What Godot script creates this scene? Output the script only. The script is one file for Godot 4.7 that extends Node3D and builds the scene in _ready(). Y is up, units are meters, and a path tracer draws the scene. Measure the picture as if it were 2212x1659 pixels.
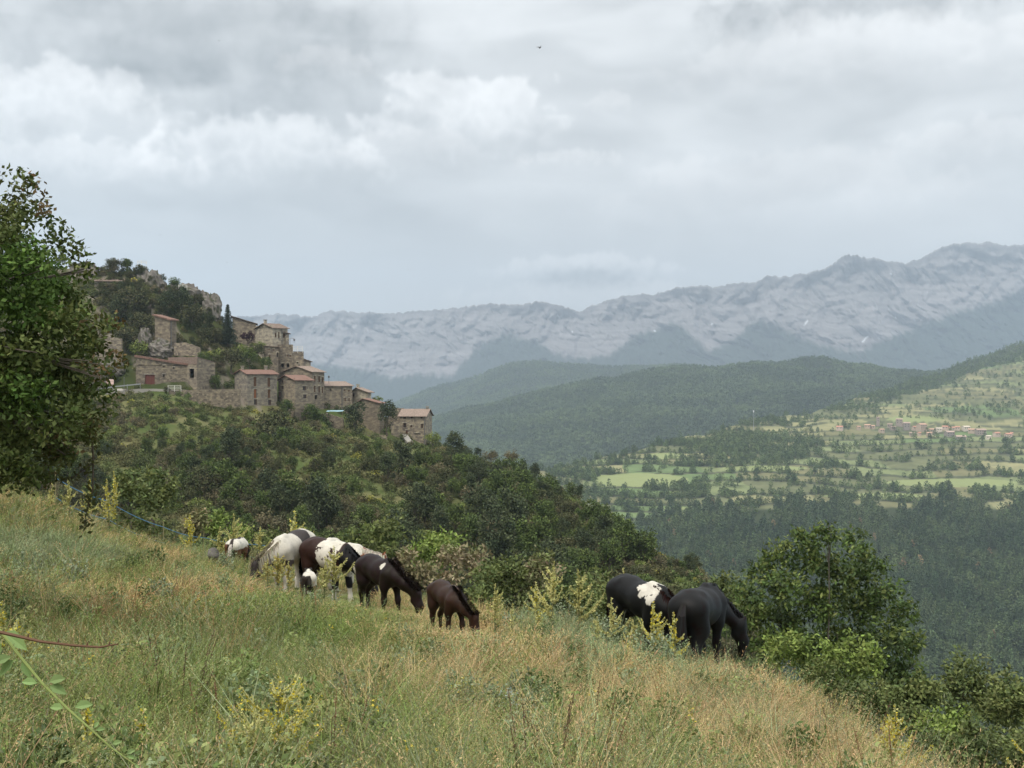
extends Node3D
# A meadow with grazing horses above a ravine, a stone village on the opposite hill, a valley, forested ridges and a mountain range.
# Pixels named u, v below are those of the photograph at 2212 x 1659; a pixel gives a direction, distances come from the ground or from usual sizes.
const F := 2605.0
const CU := 1106.0
const CV := 829.5
var rng := RandomNumberGenerator.new()
var n1 := FastNoiseLite.new()
var n2 := FastNoiseLite.new()
var n3 := FastNoiseLite.new()
var M := {}
var used := {}

class Geo:
	var v := PackedVector3Array()
	var n := PackedVector3Array()
	var c := PackedColorArray()
	var uv := PackedVector2Array()
	var ix := PackedInt32Array()
	func tri(a: Vector3, b: Vector3, d: Vector3, col := Color.WHITE) -> void:
		v.push_back(a); v.push_back(b); v.push_back(d)
		c.push_back(col); c.push_back(col); c.push_back(col)
	func quad(a: Vector3, b: Vector3, d: Vector3, e: Vector3, col := Color.WHITE) -> void:
		tri(a, b, d, col)
		tri(a, d, e, col)
	func box(lo: Vector3, hi: Vector3, col := Color.WHITE) -> void:
		var p := []
		for i in 8:
			p.push_back(Vector3(hi.x if i & 1 else lo.x, hi.y if i & 2 else lo.y, hi.z if i & 4 else lo.z))
		quad(p[4], p[6], p[7], p[5], col)
		quad(p[1], p[3], p[2], p[0], col)
		quad(p[5], p[7], p[3], p[1], col)
		quad(p[0], p[2], p[6], p[4], col)
		quad(p[6], p[2], p[3], p[7], col)
		quad(p[0], p[4], p[5], p[1], col)
	func tube(pts: Array, rad: Array, sides := 6, col := Color.WHITE) -> void:
		var rings := []
		for i in pts.size():
			var t: Vector3 = (pts[mini(i + 1, pts.size() - 1)] - pts[maxi(i - 1, 0)]).normalized()
			var s := t.cross(Vector3(0.31, 0.2, 0.93)).normalized()
			var w := t.cross(s)
			var ring := []
			for k in sides:
				var a := TAU * k / sides
				ring.push_back(pts[i] + (s * cos(a) + w * sin(a)) * float(rad[i]))
			rings.push_back(ring)
		for i in pts.size() - 1:
			for k in sides:
				var k2 := (k + 1) % sides
				quad(rings[i][k], rings[i + 1][k], rings[i + 1][k2], rings[i][k2], col)
	func leaf(p: Vector3, dir: Vector3, nor: Vector3, l: float, w: float, col: Color) -> void:
		var s := dir.cross(nor).normalized() * w * 0.5
		var m := p + dir * l * 0.45
		tri(p, m - s, p + dir * l, col)
		tri(p, p + dir * l, m + s, col)
	func mesh(mat: Material = null) -> ArrayMesh:
		var a := []
		a.resize(Mesh.ARRAY_MAX)
		a[Mesh.ARRAY_VERTEX] = v
		if n.size() == v.size(): a[Mesh.ARRAY_NORMAL] = n
		if c.size() == v.size(): a[Mesh.ARRAY_COLOR] = c
		if uv.size() == v.size(): a[Mesh.ARRAY_TEX_UV] = uv
		if ix.size(): a[Mesh.ARRAY_INDEX] = ix
		var m := ArrayMesh.new()
		m.add_surface_from_arrays(Mesh.PRIMITIVE_TRIANGLES, a)
		if mat: m.surface_set_material(0, mat)
		return m

func px(u: float, v: float, d: float) -> Vector3:
	return Vector3((u - CU) / F * d, (CV - v) / F * d, -d)

func numbered(called: String) -> String:
	used[called] = used.get(called, -1) + 1
	return called if used[called] == 0 else "%s_%03d" % [called, used[called]]

func tag(o: Node, label := "", category := "", group := "", kind := "") -> Node:
	if label: o.set_meta("label", label)
	if category: o.set_meta("category", category)
	if group: o.set_meta("group", group)
	if kind: o.set_meta("kind", kind)
	return o

func thing(called: String, at: Vector3, turn: float, label: String, category: String, group := "") -> Node3D:
	var o := Node3D.new()
	o.name = numbered(called)
	add_child(o)
	o.position = at
	o.rotation.y = turn
	tag(o, label, category, group)
	return o

func part(called: String, m: Mesh, parent: Node) -> MeshInstance3D:
	var o := MeshInstance3D.new()
	o.name = called if parent != self else numbered(called)
	o.mesh = m
	parent.add_child(o, true)
	return o

func copy(o: Node3D, at: Vector3, turn: float, sc := Vector3.ONE, label := "", group := "") -> Node3D:
	var c: Node3D = o.duplicate()
	c.name = numbered(String(o.name).rstrip("0123456789").rstrip("_"))
	add_child(c)
	c.position = at
	c.rotation = Vector3(0, turn, 0)
	c.scale = sc
	tag(c, label, "", group)
	return c

func multi(called: String, m: Mesh, xf: Array, cols: Array, label: String, category: String) -> void:
	var mm := MultiMesh.new()
	mm.transform_format = MultiMesh.TRANSFORM_3D
	mm.use_colors = true
	mm.mesh = m
	mm.instance_count = xf.size()
	for i in xf.size():
		mm.set_instance_transform(i, xf[i])
		mm.set_instance_color(i, cols[i])
	var o := MultiMeshInstance3D.new()
	o.name = numbered(called)
	o.multimesh = mm
	add_child(o)
	tag(o, label, category, "", "stuff")

func mat(rough := 0.9, two_sided := false, col := Color.WHITE, vc := true) -> StandardMaterial3D:
	var m := StandardMaterial3D.new()
	m.albedo_color = col.linear_to_srgb()
	m.vertex_color_use_as_albedo = vc
	m.roughness = rough
	m.metallic_specular = 0.3
	if two_sided: m.cull_mode = BaseMaterial3D.CULL_DISABLED
	return m

func lerp_table(t: Array, x: float) -> float:
	if x <= t[0][0]: return t[0][1]
	for i in t.size() - 1:
		if x <= t[i + 1][0]:
			return lerpf(t[i][1], t[i + 1][1], (x - t[i][0]) / (t[i + 1][0] - t[i][0]))
	return t[-1][1]

func tone(c: Color, amount: float) -> Color:
	var k := 1.0 + rng.randf_range(-amount, amount)
	return Color(c.r * k, c.g * k * (1.0 + rng.randf_range(-amount, amount) * 0.25), c.b * k)

func rdir() -> Vector3:
	var z := rng.randf_range(-1, 1)
	var a := rng.randf() * TAU
	var r := sqrt(1.0 - z * z)
	return Vector3(r * cos(a), z, r * sin(a))

func _ready() -> void:
	rng.seed = 20240617
	n1.seed = 3; n1.frequency = 1.0; n1.fractal_octaves = 5; n1.noise_type = FastNoiseLite.TYPE_SIMPLEX_SMOOTH
	n2.seed = 11; n2.frequency = 1.0; n2.fractal_octaves = 3; n2.noise_type = FastNoiseLite.TYPE_SIMPLEX_SMOOTH
	n3.seed = 29; n3.frequency = 1.0; n3.fractal_type = FastNoiseLite.FRACTAL_RIDGED; n3.fractal_octaves = 4; n3.noise_type = FastNoiseLite.TYPE_SIMPLEX_SMOOTH
	var cam := Camera3D.new()
	cam.name = "camera"
	cam.keep_aspect = Camera3D.KEEP_HEIGHT
	cam.fov = rad_to_deg(2.0 * atan(CV / F))
	cam.near = 0.1
	cam.far = 30000.0
	add_child(cam)
	var env := Environment.new()
	env.background_mode = Environment.BG_SKY
	env.tonemap_mode = Environment.TONE_MAPPER_LINEAR
	env.tonemap_exposure = 1.55
	env.fog_enabled = true
	env.fog_density = 0.0001
	env.fog_light_color = Color(0.85, 0.925, 1.0)
	env.sdfgi_enabled = true
	env.ssao_enabled = true
	env.ssil_enabled = true
	env.sky = Sky.new()
	env.sky.sky_material = make_sky()
	env.background_energy_multiplier = 1.0
	var we := WorldEnvironment.new()
	we.name = "environment"
	we.environment = env
	add_child(we)
	var sun := DirectionalLight3D.new()
	sun.name = "sun"
	sun.light_energy = 0.5
	sun.light_angular_distance = 25.0
	sun.light_color = Color(1.0, 0.97, 0.92)
	sun.shadow_enabled = true
	sun.rotation_degrees = Vector3(-55, -35, 0)
	add_child(sun)
	make_materials()
	make_field()
	make_hill()
	make_valley()
	make_ridges()
	make_mountain()
	print("terrain ", Time.get_ticks_msec())
	make_village()
	make_far_village()
	print("village ", Time.get_ticks_msec())
	make_hill_trees()
	make_valley_trees()
	make_near_trees()
	print("trees ", Time.get_ticks_msec())
	make_horses()
	print("horses ", Time.get_ticks_msec())
	make_weeds()
	make_fence()
	make_details()
	make_grass()
	print("done ", Time.get_ticks_msec())

# ---- sky: air and clouds only, the same kind of cloud all round
var clouds := []
func sky_color(az: float, el: float) -> Color:
	# az, el in degrees; linear colour
	var a := deg_to_rad(az)
	var e := deg_to_rad(el)
	var dir := Vector3(sin(a) * cos(e), sin(e), -cos(a) * cos(e))
	var p := Vector3(dir.x, dir.y * 2.6, dir.z)
	var up := clampf(el / 90.0, 0, 1)
	var warp := n2.get_noise_3dv(p * 5.0 + Vector3(7, 3, 1))
	var big := n1.get_noise_3dv(p * 2.2 + Vector3(warp, -warp, warp) * 0.25)
	var fine := n1.get_noise_3dv(p * 9.0 + Vector3(warp, warp, -warp) * 0.3 + Vector3(3, 9, 4))
	# high grey deck
	var se := sin(e)
	var l := 0.44 + 0.19 * se + 0.80 * se * se + 0.19 * big * smoothstep(2.0, 12.0, el) + 0.07 * fine * smoothstep(3.0, 12.0, el)
	var blue := 0.018 - 0.003 * smoothstep(0.0, 25.0, el)
	for c in clouds:
		var x: float = az - c[0]
		if x > 180.0: x -= 360.0
		if x < -180.0: x += 360.0
		x /= c[2]
		var y: float = (el - c[1]) / c[3]
		if absf(x) > 1.7 or absf(y) > 1.9: continue
		var k := 5.5 / float(c[3])
		var b1 := n1.get_noise_3dv(dir * (9.0 * k + 5.0) + Vector3(c[0], 0, c[1]) * 0.37)
		var b2 := n3.get_noise_3dv(dir * (16.0 * k + 10.0) + Vector3(c[1], c[0], 0) * 0.21)
		var r := sqrt(x * x + y * y) - 0.42 * b1 - 0.12 * b2 - (0.18 if y < 0.0 else 0.0)
		var edge := 0.10 if y > -0.1 else 0.10 + 0.7 * minf(1.0, -y - 0.1)
		if c[4] < 0.0: edge = 0.5
		var m := 1.0 - smoothstep(0.72 - edge, 0.72 + edge, r)
		if m <= 0.0: continue
		var top := smoothstep(-0.75, 0.65, y + 0.55 * b1 + 0.25 * b2)
		var amp: float = c[4]
		var add: float = amp * (-0.15 + 1.05 * top) if amp > 0.0 else amp * (0.8 + 0.25 * b1)
		l += m * add * 1.12 * (0.9 + 0.25 * b2)
		if amp > 0.0: blue -= 0.006 * m * top
	return Color(l - blue * 1.05, l, l + blue * 0.55)

func make_sky() -> PanoramaSkyMaterial:
	var r := RandomNumberGenerator.new()
	r.seed = 5
	# clouds in view: azimuth, elevation, half width, half height (degrees), brightness
	for q in [[1010, 250, 250, 120, 0.17], [900, 330, 210, 70, 0.06], [560, 340, 290, 105, 0.15], [150, 260, 250, 105, 0.15], [180, 380, 330, 60, 0.10],
			[440, 90, 480, 135, -0.15], [1880, 20, 340, 60, -0.17], [1600, 50, 90, 50, -0.07], [1270, 600, 125, 24, -0.14], [1255, 580, 230, 40, 0.10],
			[1870, 150, 420, 110, 0.06], [2150, 340, 260, 60, 0.05], [1700, 420, 400, 110, 0.04], [1240, 345, 120, 28, 0.08], [1320, 225, 60, 30, 0.06], [700, 150, 120, 45, 0.06], [1250, 640, 330, 45, 0.05]]:
		var az := rad_to_deg(atan((q[0] - CU) / F))
		clouds.push_back([az, rad_to_deg(atan((CV - q[1]) / F)), rad_to_deg(q[2] / F), rad_to_deg(q[3] / F), q[4]])
	for i in 70:
		var az := r.randf_range(32, 328)
		var el := r.randf_range(3, 50)
		var w := r.randf_range(3, 10)
		clouds.push_back([az if az < 180 else az - 360.0, el, w, w * r.randf_range(0.25, 0.5), (0.15 if r.randf() < 0.6 else -0.1) * r.randf_range(0.5, 1.1)])
	for i in 10:
		clouds.push_back([r.randf_range(-30, 30), r.randf_range(24, 50), r.randf_range(4, 9), r.randf_range(2, 3.5), (0.15 if r.randf() < 0.6 else -0.1) * r.randf_range(0.5, 1.1)])
	var im := sky_part(512, 256, 0, 512, 0, 128)
	var full := Image.create_empty(512, 256, false, Image.FORMAT_RGBF)
	full.fill(Color(0.40, 0.45, 0.48))
	full.blit_rect(im, Rect2i(0, 0, 512, 128), Vector2i.ZERO)
	full.resize(4096, 2048, Image.INTERPOLATE_CUBIC)
	# the part in view at full size; the picture's first column looks along -Z
	for x0 in [0, 4096 - 380]:
		var fr := sky_part(4096, 2048, x0, x0 + 380, 740, 1026)
		full.blit_rect(fr, Rect2i(0, 0, fr.get_width(), fr.get_height()), Vector2i(x0, 740))
	var m := PanoramaSkyMaterial.new()
	m.panorama = ImageTexture.create_from_image(full)
	return m

func sky_part(w: int, h: int, xa: int, xb: int, ya: int, yb: int) -> Image:
	var f := PackedFloat32Array()
	f.resize((xb - xa) * (yb - ya) * 3)
	var i := 0
	for y in range(ya, yb):
		var el := 90.0 - (y + 0.5) / h * 180.0
		for x in range(xa, xb):
			var az := (x + 0.5) / w * 360.0
			var c := sky_color(az if az < 180.0 else az - 360.0, maxf(el, 0.0))
			f[i] = c.r; f[i + 1] = c.g; f[i + 2] = c.b
			i += 3
	return Image.create_from_data(xb - xa, yb - ya, false, Image.FORMAT_RGBF, f.to_byte_array())

# ---- materials
func noise_texture(size: int, per: Callable) -> ImageTexture:
	var im := Image.create_empty(size, size, false, Image.FORMAT_RGB8)
	for y in size:
		for x in size:
			im.set_pixel(x, y, per.call(x / float(size), y / float(size)))
	return ImageTexture.create_from_image(im)

# a value that repeats without a seam over the unit square
func torus(n: FastNoiseLite, x: float, y: float, f: float) -> float:
	var a := x * TAU
	var b := y * TAU
	return n.get_noise_3d(cos(a) * f + 7.0 * sin(b) , sin(a) * f + cos(b) * f, sin(b) * f)

func make_materials() -> void:
	var cell := FastNoiseLite.new()
	cell.noise_type = FastNoiseLite.TYPE_CELLULAR
	cell.frequency = 1.0
	cell.fractal_type = FastNoiseLite.FRACTAL_NONE
	cell.cellular_return_type = FastNoiseLite.RETURN_CELL_VALUE
	var gap := cell.duplicate()
	gap.cellular_return_type = FastNoiseLite.RETURN_DISTANCE2_SUB
	for s in [["stone", Color(0.235, 0.198, 0.15)], ["stone_grey", Color(0.24, 0.212, 0.172)], ["stone_dark", Color(0.195, 0.163, 0.122)], ["stone_pale", Color(0.35, 0.31, 0.245)]]:
		var base: Color = s[1]
		var t := noise_texture(256, func(x, y):
			var q := Vector2(x * 15.0, y * 24.0)
			var v := cell.get_noise_2dv(q) * 0.40 + n1.get_noise_2d(x * 6.0, y * 6.0) * 0.38
			var g := smoothstep(0.0, 0.12, gap.get_noise_2dv(q) + 1.0)
			var k := (1.0 + v) * lerpf(0.75, 1.0, g)
			return Color(base.r * k, base.g * k, base.b * k * (1.0 - v * 0.2)).linear_to_srgb())
		var m := mat(0.95, false, Color.WHITE, false)
		m.albedo_texture = t
		m.uv1_triplanar = true
		m.uv1_world_triplanar = true
		m.uv1_scale = Vector3.ONE * 0.115
		M[s[0]] = m
	for s in [["tile_red", Color(0.215, 0.13, 0.10)], ["tile_pink", Color(0.275, 0.213, 0.172)], ["tile_old", Color(0.20, 0.15, 0.12)]]:
		var base: Color = s[1]
		var t := noise_texture(256, func(x, y):
			var v := cell.get_noise_2d(x * 30.0, y * 18.0) * 0.22 + n1.get_noise_2d(x * 7.0, y * 7.0) * 0.3
			var k := (1.0 + v) * (0.90 + 0.10 * cos(x * TAU * 20.0))
			return Color(base.r * k, base.g * k * (1.0 - v * 0.15), base.b * k).linear_to_srgb())
		var m := mat(0.9, false, Color.WHITE, false)
		m.albedo_texture = t
		m.uv1_triplanar = true
		m.uv1_scale = Vector3.ONE * 0.22
		M[s[0]] = m
	M.eave = mat(0.9, false, Color(0.10, 0.075, 0.055), false)
	M.wood = mat(0.8, false, Color(0.15, 0.085, 0.05), false)
	M.wood_red = mat(0.8, false, Color(0.13, 0.05, 0.04), false)
	M.wood_orange = mat(0.8, false, Color(0.34, 0.14, 0.07), false)
	M.glass = mat(0.12, false, Color(0.025, 0.027, 0.03), false)
	M.glass.metallic_specular = 0.5
	M.frame = mat(0.8, false, Color(0.42, 0.36, 0.28), false)
	M.metal = mat(0.5, false, Color(0.16, 0.16, 0.16), false)
	M.metal.metallic = 0.4
	M.galv = mat(0.55, false, Color(0.30, 0.31, 0.32), false)
	M.galv.metallic = 0.5
	M.concrete = mat(0.95, false, Color(0.33, 0.31, 0.275), false)
	M.white = mat(0.8, false, Color(0.7, 0.68, 0.62), false)
	M.tarp = mat(0.6, true, Color(0.26, 0.40, 0.44), false)
	M.sign = mat(0.6, false, Color(0.68, 0.5, 0.44), false)
	M.blue = mat(0.6, true, Color(0.09, 0.22, 0.36), false)
	M.post = mat(0.8, false, Color(0.2, 0.17, 0.12), false)
	M.bark = mat(0.95, false, Color.WHITE, true)
	M.leaf = mat(0.75, true)
	M.leaf.backlight_enabled = true
	M.leaf.backlight = Color(0.5, 0.5, 0.4)
	M.far_leaf = mat(0.9, true)
	M.grass = mat(0.8, true)
	M.grass.backlight_enabled = true
	M.grass.backlight = Color(0.45, 0.45, 0.35)
	M.ground = mat(1.0)
	M.ground.metallic_specular = 0.1
	M.rock = mat(0.95)
	M.coat = mat(0.5)
	M.coat.metallic_specular = 0.26
	M.hair = mat(0.6, true)

# ---- the meadow in front
const GX0 := -46.0
const GD0 := -6.0
const GS := 0.5
const GW := 174
const GH := 214
var ground := PackedFloat32Array()
var outside := PackedFloat32Array()
var brink := PackedVector2Array([Vector2(-46, -7), Vector2(-46, 36), Vector2(-20, 35), Vector2(-16, 37), Vector2(-14, 45), Vector2(-10, 49), Vector2(-6.5, 46), Vector2(-3.6, 36), Vector2(-2, 30.5), Vector2(0.6, 26), Vector2(2.9, 23.5), Vector2(4.1, 20.5), Vector2(3.85, 16), Vector2(3.45, 12), Vector2(3.2, 9), Vector2(3.0, 6), Vector2(3.5, 2), Vector2(5, -7)])

func make_field() -> void:
	ground.resize(GW * GH)
	outside.resize(GW * GH)
	for j in GH:
		for i in GW:
			var x := GX0 + i * GS
			var d := GD0 + j * GS
			var p := Vector2(x, d)
			var s := 1e9
			for k in brink.size():
				s = minf(s, p.distance_to(Geometry2D.get_closest_point_to_segment(p, brink[k], brink[(k + 1) % brink.size()])))
			if Geometry2D.is_point_in_polygon(p, brink): s = -s
			outside[j * GW + i] = s
			var y := -1.33 - 0.122 * x - 0.152 * d
			y += 2.15 * exp(-(pow((x + 15.8) / 5.6, 2) + pow((d - 28.0) / 8.0, 2)))
			y += 0.10 * n1.get_noise_2d(x * 0.12, d * 0.12) + 0.05 * n1.get_noise_2d(x * 0.5, d * 0.5)
			if s > -1.0:
				var q := s + 1.0
				y -= 0.9 * q * q / (q + 2.0) + 0.5 * n1.get_noise_2d(x * 0.09, d * 0.09) * minf(1.0, q * 0.1)
			ground[j * GW + i] = y
	var g := Geo.new()
	for j in GH:
		for i in GW:
			var x := GX0 + i * GS
			var d := GD0 + j * GS
			g.v.push_back(Vector3(x, ground[j * GW + i], -d))
			var k := n1.get_noise_2d(x * 0.4, d * 0.4)
			var c := Color(0.20, 0.15, 0.085).lerp(Color(0.10, 0.115, 0.045), clampf(0.5 + k * 1.2, 0, 1))
			if outside[j * GW + i] > 1.5: c = Color(0.05, 0.06, 0.028)
			g.c.push_back(c)
	for j in GH - 1:
		for i in GW - 1:
			var a := j * GW + i
			for q in [a, a + GW, a + 1, a + 1, a + GW, a + GW + 1]: g.ix.push_back(q)
	tag(part("meadow_ground", g.mesh(M.ground), self), "sloping dry meadow ground under the grass", "ground", "", "structure")

func grid(a: PackedFloat32Array, x: float, d: float) -> float:
	var fx := clampf((x - GX0) / GS, 0, GW - 1.01)
	var fd := clampf((d - GD0) / GS, 0, GH - 1.01)
	var i := int(fx)
	var j := int(fd)
	var k := j * GW + i
	return lerpf(lerpf(a[k], a[k + 1], fx - i), lerpf(a[k + GW], a[k + GW + 1], fx - i), fd - j)

func gy(x: float, d: float) -> float:
	return grid(ground, x, d)

# the place on the meadow that a pixel looks at, from near to far
func meadow_at(u: float, v: float) -> Vector3:
	var d := 3.0
	while d < 60.0:
		var p := px(u, v, d)
		if p.y <= gy(p.x, d): return Vector3(p.x, gy(p.x, d), -d)
		d += 0.1
	return px(u, v, 30.0)

# ---- terrain sheets: profiles across the view, each a chain of [distance, height]
class Sheet:
	var us := []
	var nodes := []
	var amp := 1.0
	var freq := 0.02
	var noise: FastNoiseLite
	func node(u: float, k: int) -> Vector2:
		if u <= us[0]: return nodes[0][k]
		for i in us.size() - 1:
			if u <= us[i + 1]:
				var t: float = (u - us[i]) / (us[i + 1] - us[i])
				return nodes[i][k].lerp(nodes[i + 1][k], t)
		return nodes[-1][k]
	func at(u: float, t: float) -> Vector3:
		var count: int = nodes[0].size()
		var k := clampi(int(t), 0, count - 2)
		var q := node(u, k).lerp(node(u, k + 1), clampf(t - k, 0, 1))
		var x := (u - 1106.0) / 2605.0 * q.x
		return Vector3(x, q.y + amp * noise.get_noise_2d(x * freq, q.x * freq), -q.x)
	func t_of_v(u: float, v: float, ta: float, tb: float) -> float:
		for i in 24:
			var tm := (ta + tb) * 0.5
			var p := at(u, tm)
			if 829.5 - p.y / -p.z * 2605.0 > v: ta = tm
			else: tb = tm
		return tb

# rows of [u, [distance, v or "y"+height], ...]
func sheet(rows: Array, amp: float, freq: float) -> Sheet:
	var s := Sheet.new()
	s.amp = amp
	s.freq = freq
	s.noise = n1
	for r in rows:
		s.us.push_back(float(r[0]))
		var chain := []
		for k in range(1, r.size()):
			var d: float = r[k][0]
			var y: float = r[k][2] if r[k].size() > 2 else (CV - r[k][1]) / F * d
			chain.push_back(Vector2(d, y))
		s.nodes.push_back(chain)
	return s

func sheet_mesh(s: Sheet, cols: int, per: int, color: Callable) -> ArrayMesh:
	var g := Geo.new()
	var count: int = s.nodes[0].size() - 1
	var rows := count * per + 1
	var u0: float = s.us[0]
	var u1: float = s.us[-1]
	for j in rows:
		var t := j / float(per)
		for i in cols:
			var u := lerpf(u0, u1, i / float(cols - 1))
			var p := s.at(u, t)
			g.v.push_back(p)
			g.c.push_back(color.call(u, t, p))
	for j in rows - 1:
		for i in cols - 1:
			var a := j * cols + i
			for q in [a, a + cols, a + 1, a + 1, a + cols, a + cols + 1]: g.ix.push_back(q)
	normals(g)
	return g.mesh(M.ground)

func normals(g: Geo) -> void:
	g.n.resize(g.v.size())
	for i in range(0, g.ix.size(), 3):
		var a := g.v[g.ix[i]]
		var nn := (g.v[g.ix[i + 2]] - a).cross(g.v[g.ix[i + 1]] - a)
		for k in 3: g.n[g.ix[i + k]] += nn
	for i in g.n.size(): g.n[i] = g.n[i].normalized()

var hill: Sheet
var valley: Sheet
var ridge: Sheet
var ridge_left: Sheet

func make_hill() -> void:
	# ravine, foot, slope, slope, slope, terrace of the lower houses, crest, behind it, far behind
	hill = sheet([
		[-700, [60, 0, -34], [118, 0, -29], [150, 1250], [190, 1090], [240, 970], [300, 855], [360, 560], [430, 0, 30], [700, 0, -60]],
		[0, [60, 0, -34], [118, 0, -29], [150, 1250], [190, 1090], [240, 965], [300, 855], [355, 575], [420, 0, 22], [700, 0, -80]],
		[130, [60, 0, -34], [118, 0, -29], [150, 1250], [190, 1090], [240, 965], [300, 853], [352, 585], [410, 0, 18], [700, 0, -90]],
		[290, [60, 0, -34], [118, 0, -29], [150, 1250], [190, 1090], [240, 960], [299, 848], [350, 585], [400, 0, 15], [690, 0, -100]],
		[400, [60, 0, -34], [118, 0, -29], [150, 1250], [190, 1090], [240, 960], [299, 852], [347, 640], [390, 0, 8], [680, 0, -110]],
		[470, [60, 0, -34], [118, 0, -29], [150, 1250], [190, 1090], [240, 962], [300, 880], [345, 690], [385, 0, 2], [680, 0, -120]],
		[600, [60, 0, -34], [118, 0, -29], [150, 1255], [190, 1100], [242, 975], [303, 899], [341, 770], [380, 0, -8], [670, 0, -130]],
		[700, [60, 0, -34], [118, 0, -30], [150, 1260], [190, 1110], [244, 990], [306, 915], [338, 840], [378, 0, -16], [660, 0, -140]],
		[800, [60, 0, -34], [118, 0, -30], [150, 1270], [190, 1120], [246, 1005], [310, 948], [336, 890], [375, 0, -22], [660, 0, -150]],
		[930, [60, 0, -35], [118, 0, -31], [150, 1280], [190, 1135], [250, 1020], [314, 962], [332, 955], [370, 0, -32], [650, 0, -160]],
		[1010, [60, 0, -36], [115, 0, -32], [148, 1290], [180, 1160], [235, 1050], [290, 992], [310, 996], [350, 0, -40], [640, 0, -170]],
		[1130, [60, 0, -37], [110, 0, -33], [140, 1320], [168, 1200], [210, 1090], [262, 1042], [280, 1034], [320, 0, -48], [620, 0, -180]],
		[1290, [60, 0, -38], [105, 0, -35], [128, 1400], [150, 1290], [178, 1190], [215, 1140], [235, 1126], [275, 0, -52], [600, 0, -190]],
		[1450, [60, 0, -38], [98, 0, -37], [112, 1500], [128, 1400], [150, 1300], [178, 1245], [195, 1225], [235, 0, -55], [580, 0, -200]],
		[1620, [60, 0, -40], [90, 0, -41], [100, 1620], [110, 1540], [122, 1460], [138, 1375], [150, 1350], [190, 0, -60], [560, 0, -215]],
		[1800, [60, 0, -43], [80, 0, -46], [88, 0, -46], [95, 0, -46], [105, 0, -46], [118, 0, -46.5], [128, 0, -47], [165, 0, -70], [560, 0, -225]],
		[2600, [60, 0, -48], [75, 0, -52], [82, 0, -54], [90, 0, -56], [100, 0, -58], [110, 0, -60], [120, 0, -62], [160, 0, -85], [560, 0, -235]],
	], 2.2, 0.035)
	var m := sheet_mesh(hill, 300, 14, func(u, t, p):
		var k: float = n1.get_noise_2d(p.x * 0.06, p.z * 0.06)
		var f: float = n1.get_noise_2d(p.x * 0.4 + 50.0, p.z * 0.4)
		var c := Color(0.072, 0.095, 0.033).lerp(Color(0.155, 0.145, 0.07), clampf(0.35 + k * 1.3 + f * 0.5, 0, 1))
		if t > 5.05 and t < 6.3 and u < 560.0:
			var rk := smoothstep(0.1, 0.35, f + k * 0.6)
			c = (c * 0.6).lerp(Color(0.19, 0.165, 0.135), rk)
		return c)
	tag(part("hillside", m, self), "scrubby slope below the stone village", "hillside", "", "structure")

func make_valley() -> void:
	# valley floor, forest foot, forest top, fields, fields, crest, behind
	valley = sheet([
		[900, [560, 0, -300], [800, 1460], [1230, 1110], [1330, 1065], [1420, 1035], [1490, 1014], [1750, 0, -180], [2300, 0, -360]],
		[1190, [560, 0, -300], [800, 1460], [1240, 1105], [1340, 1062], [1430, 1032], [1500, 1010], [1760, 0, -180], [2300, 0, -360]],
		[1400, [560, 0, -300], [800, 1460], [1250, 1108], [1370, 1050], [1490, 1005], [1600, 968], [1860, 0, -160], [2350, 0, -350]],
		[1560, [560, 0, -300], [800, 1460], [1250, 1100], [1400, 1035], [1580, 965], [1750, 925], [2000, 0, -130], [2450, 0, -330]],
		[1750, [560, 0, -300], [800, 1460], [1250, 1085], [1430, 1020], [1680, 940], [2000, 893], [2250, 0, -100], [2600, 0, -280]],
		[1900, [560, 0, -300], [800, 1460], [1260, 1085], [1440, 1020], [1700, 935], [2350, 852], [2600, 0, -60], [2900, 0, -200]],
		[2020, [560, 0, -300], [800, 1460], [1270, 1090], [1450, 1020], [1720, 930], [2800, 810], [3050, 0, -10], [3400, 0, -150]],
		[2110, [560, 0, -300], [800, 1460], [1280, 1090], [1460, 1020], [1740, 925], [3050, 775], [3300, 0, 30], [3700, 0, -100]],
		[2220, [560, 0, -300], [800, 1460], [1280, 1085], [1460, 1015], [1750, 922], [3250, 737], [3500, 0, 80], [4000, 0, -60]],
		[2700, [560, 0, -300], [800, 1460], [1280, 1085], [1460, 1010], [1760, 915], [3300, 640], [3600, 0, 200], [4200, 0, 50]],
	], 9.0, 0.006)
	var m := sheet_mesh(valley, 420, 56, func(u, t, p): return valley_color(u, t, p))
	tag(part("valley_fields", m, self), "terraced green fields of the valley plateau", "fields", "", "structure")

func fields_at(p: Vector3) -> float:
	# terraces: narrow strips that follow the contour, broken by noise
	return p.y * 0.16 + 1.6 * n1.get_noise_2d(p.x * 0.0022, p.z * 0.0022) + p.x * 0.0006

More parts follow.
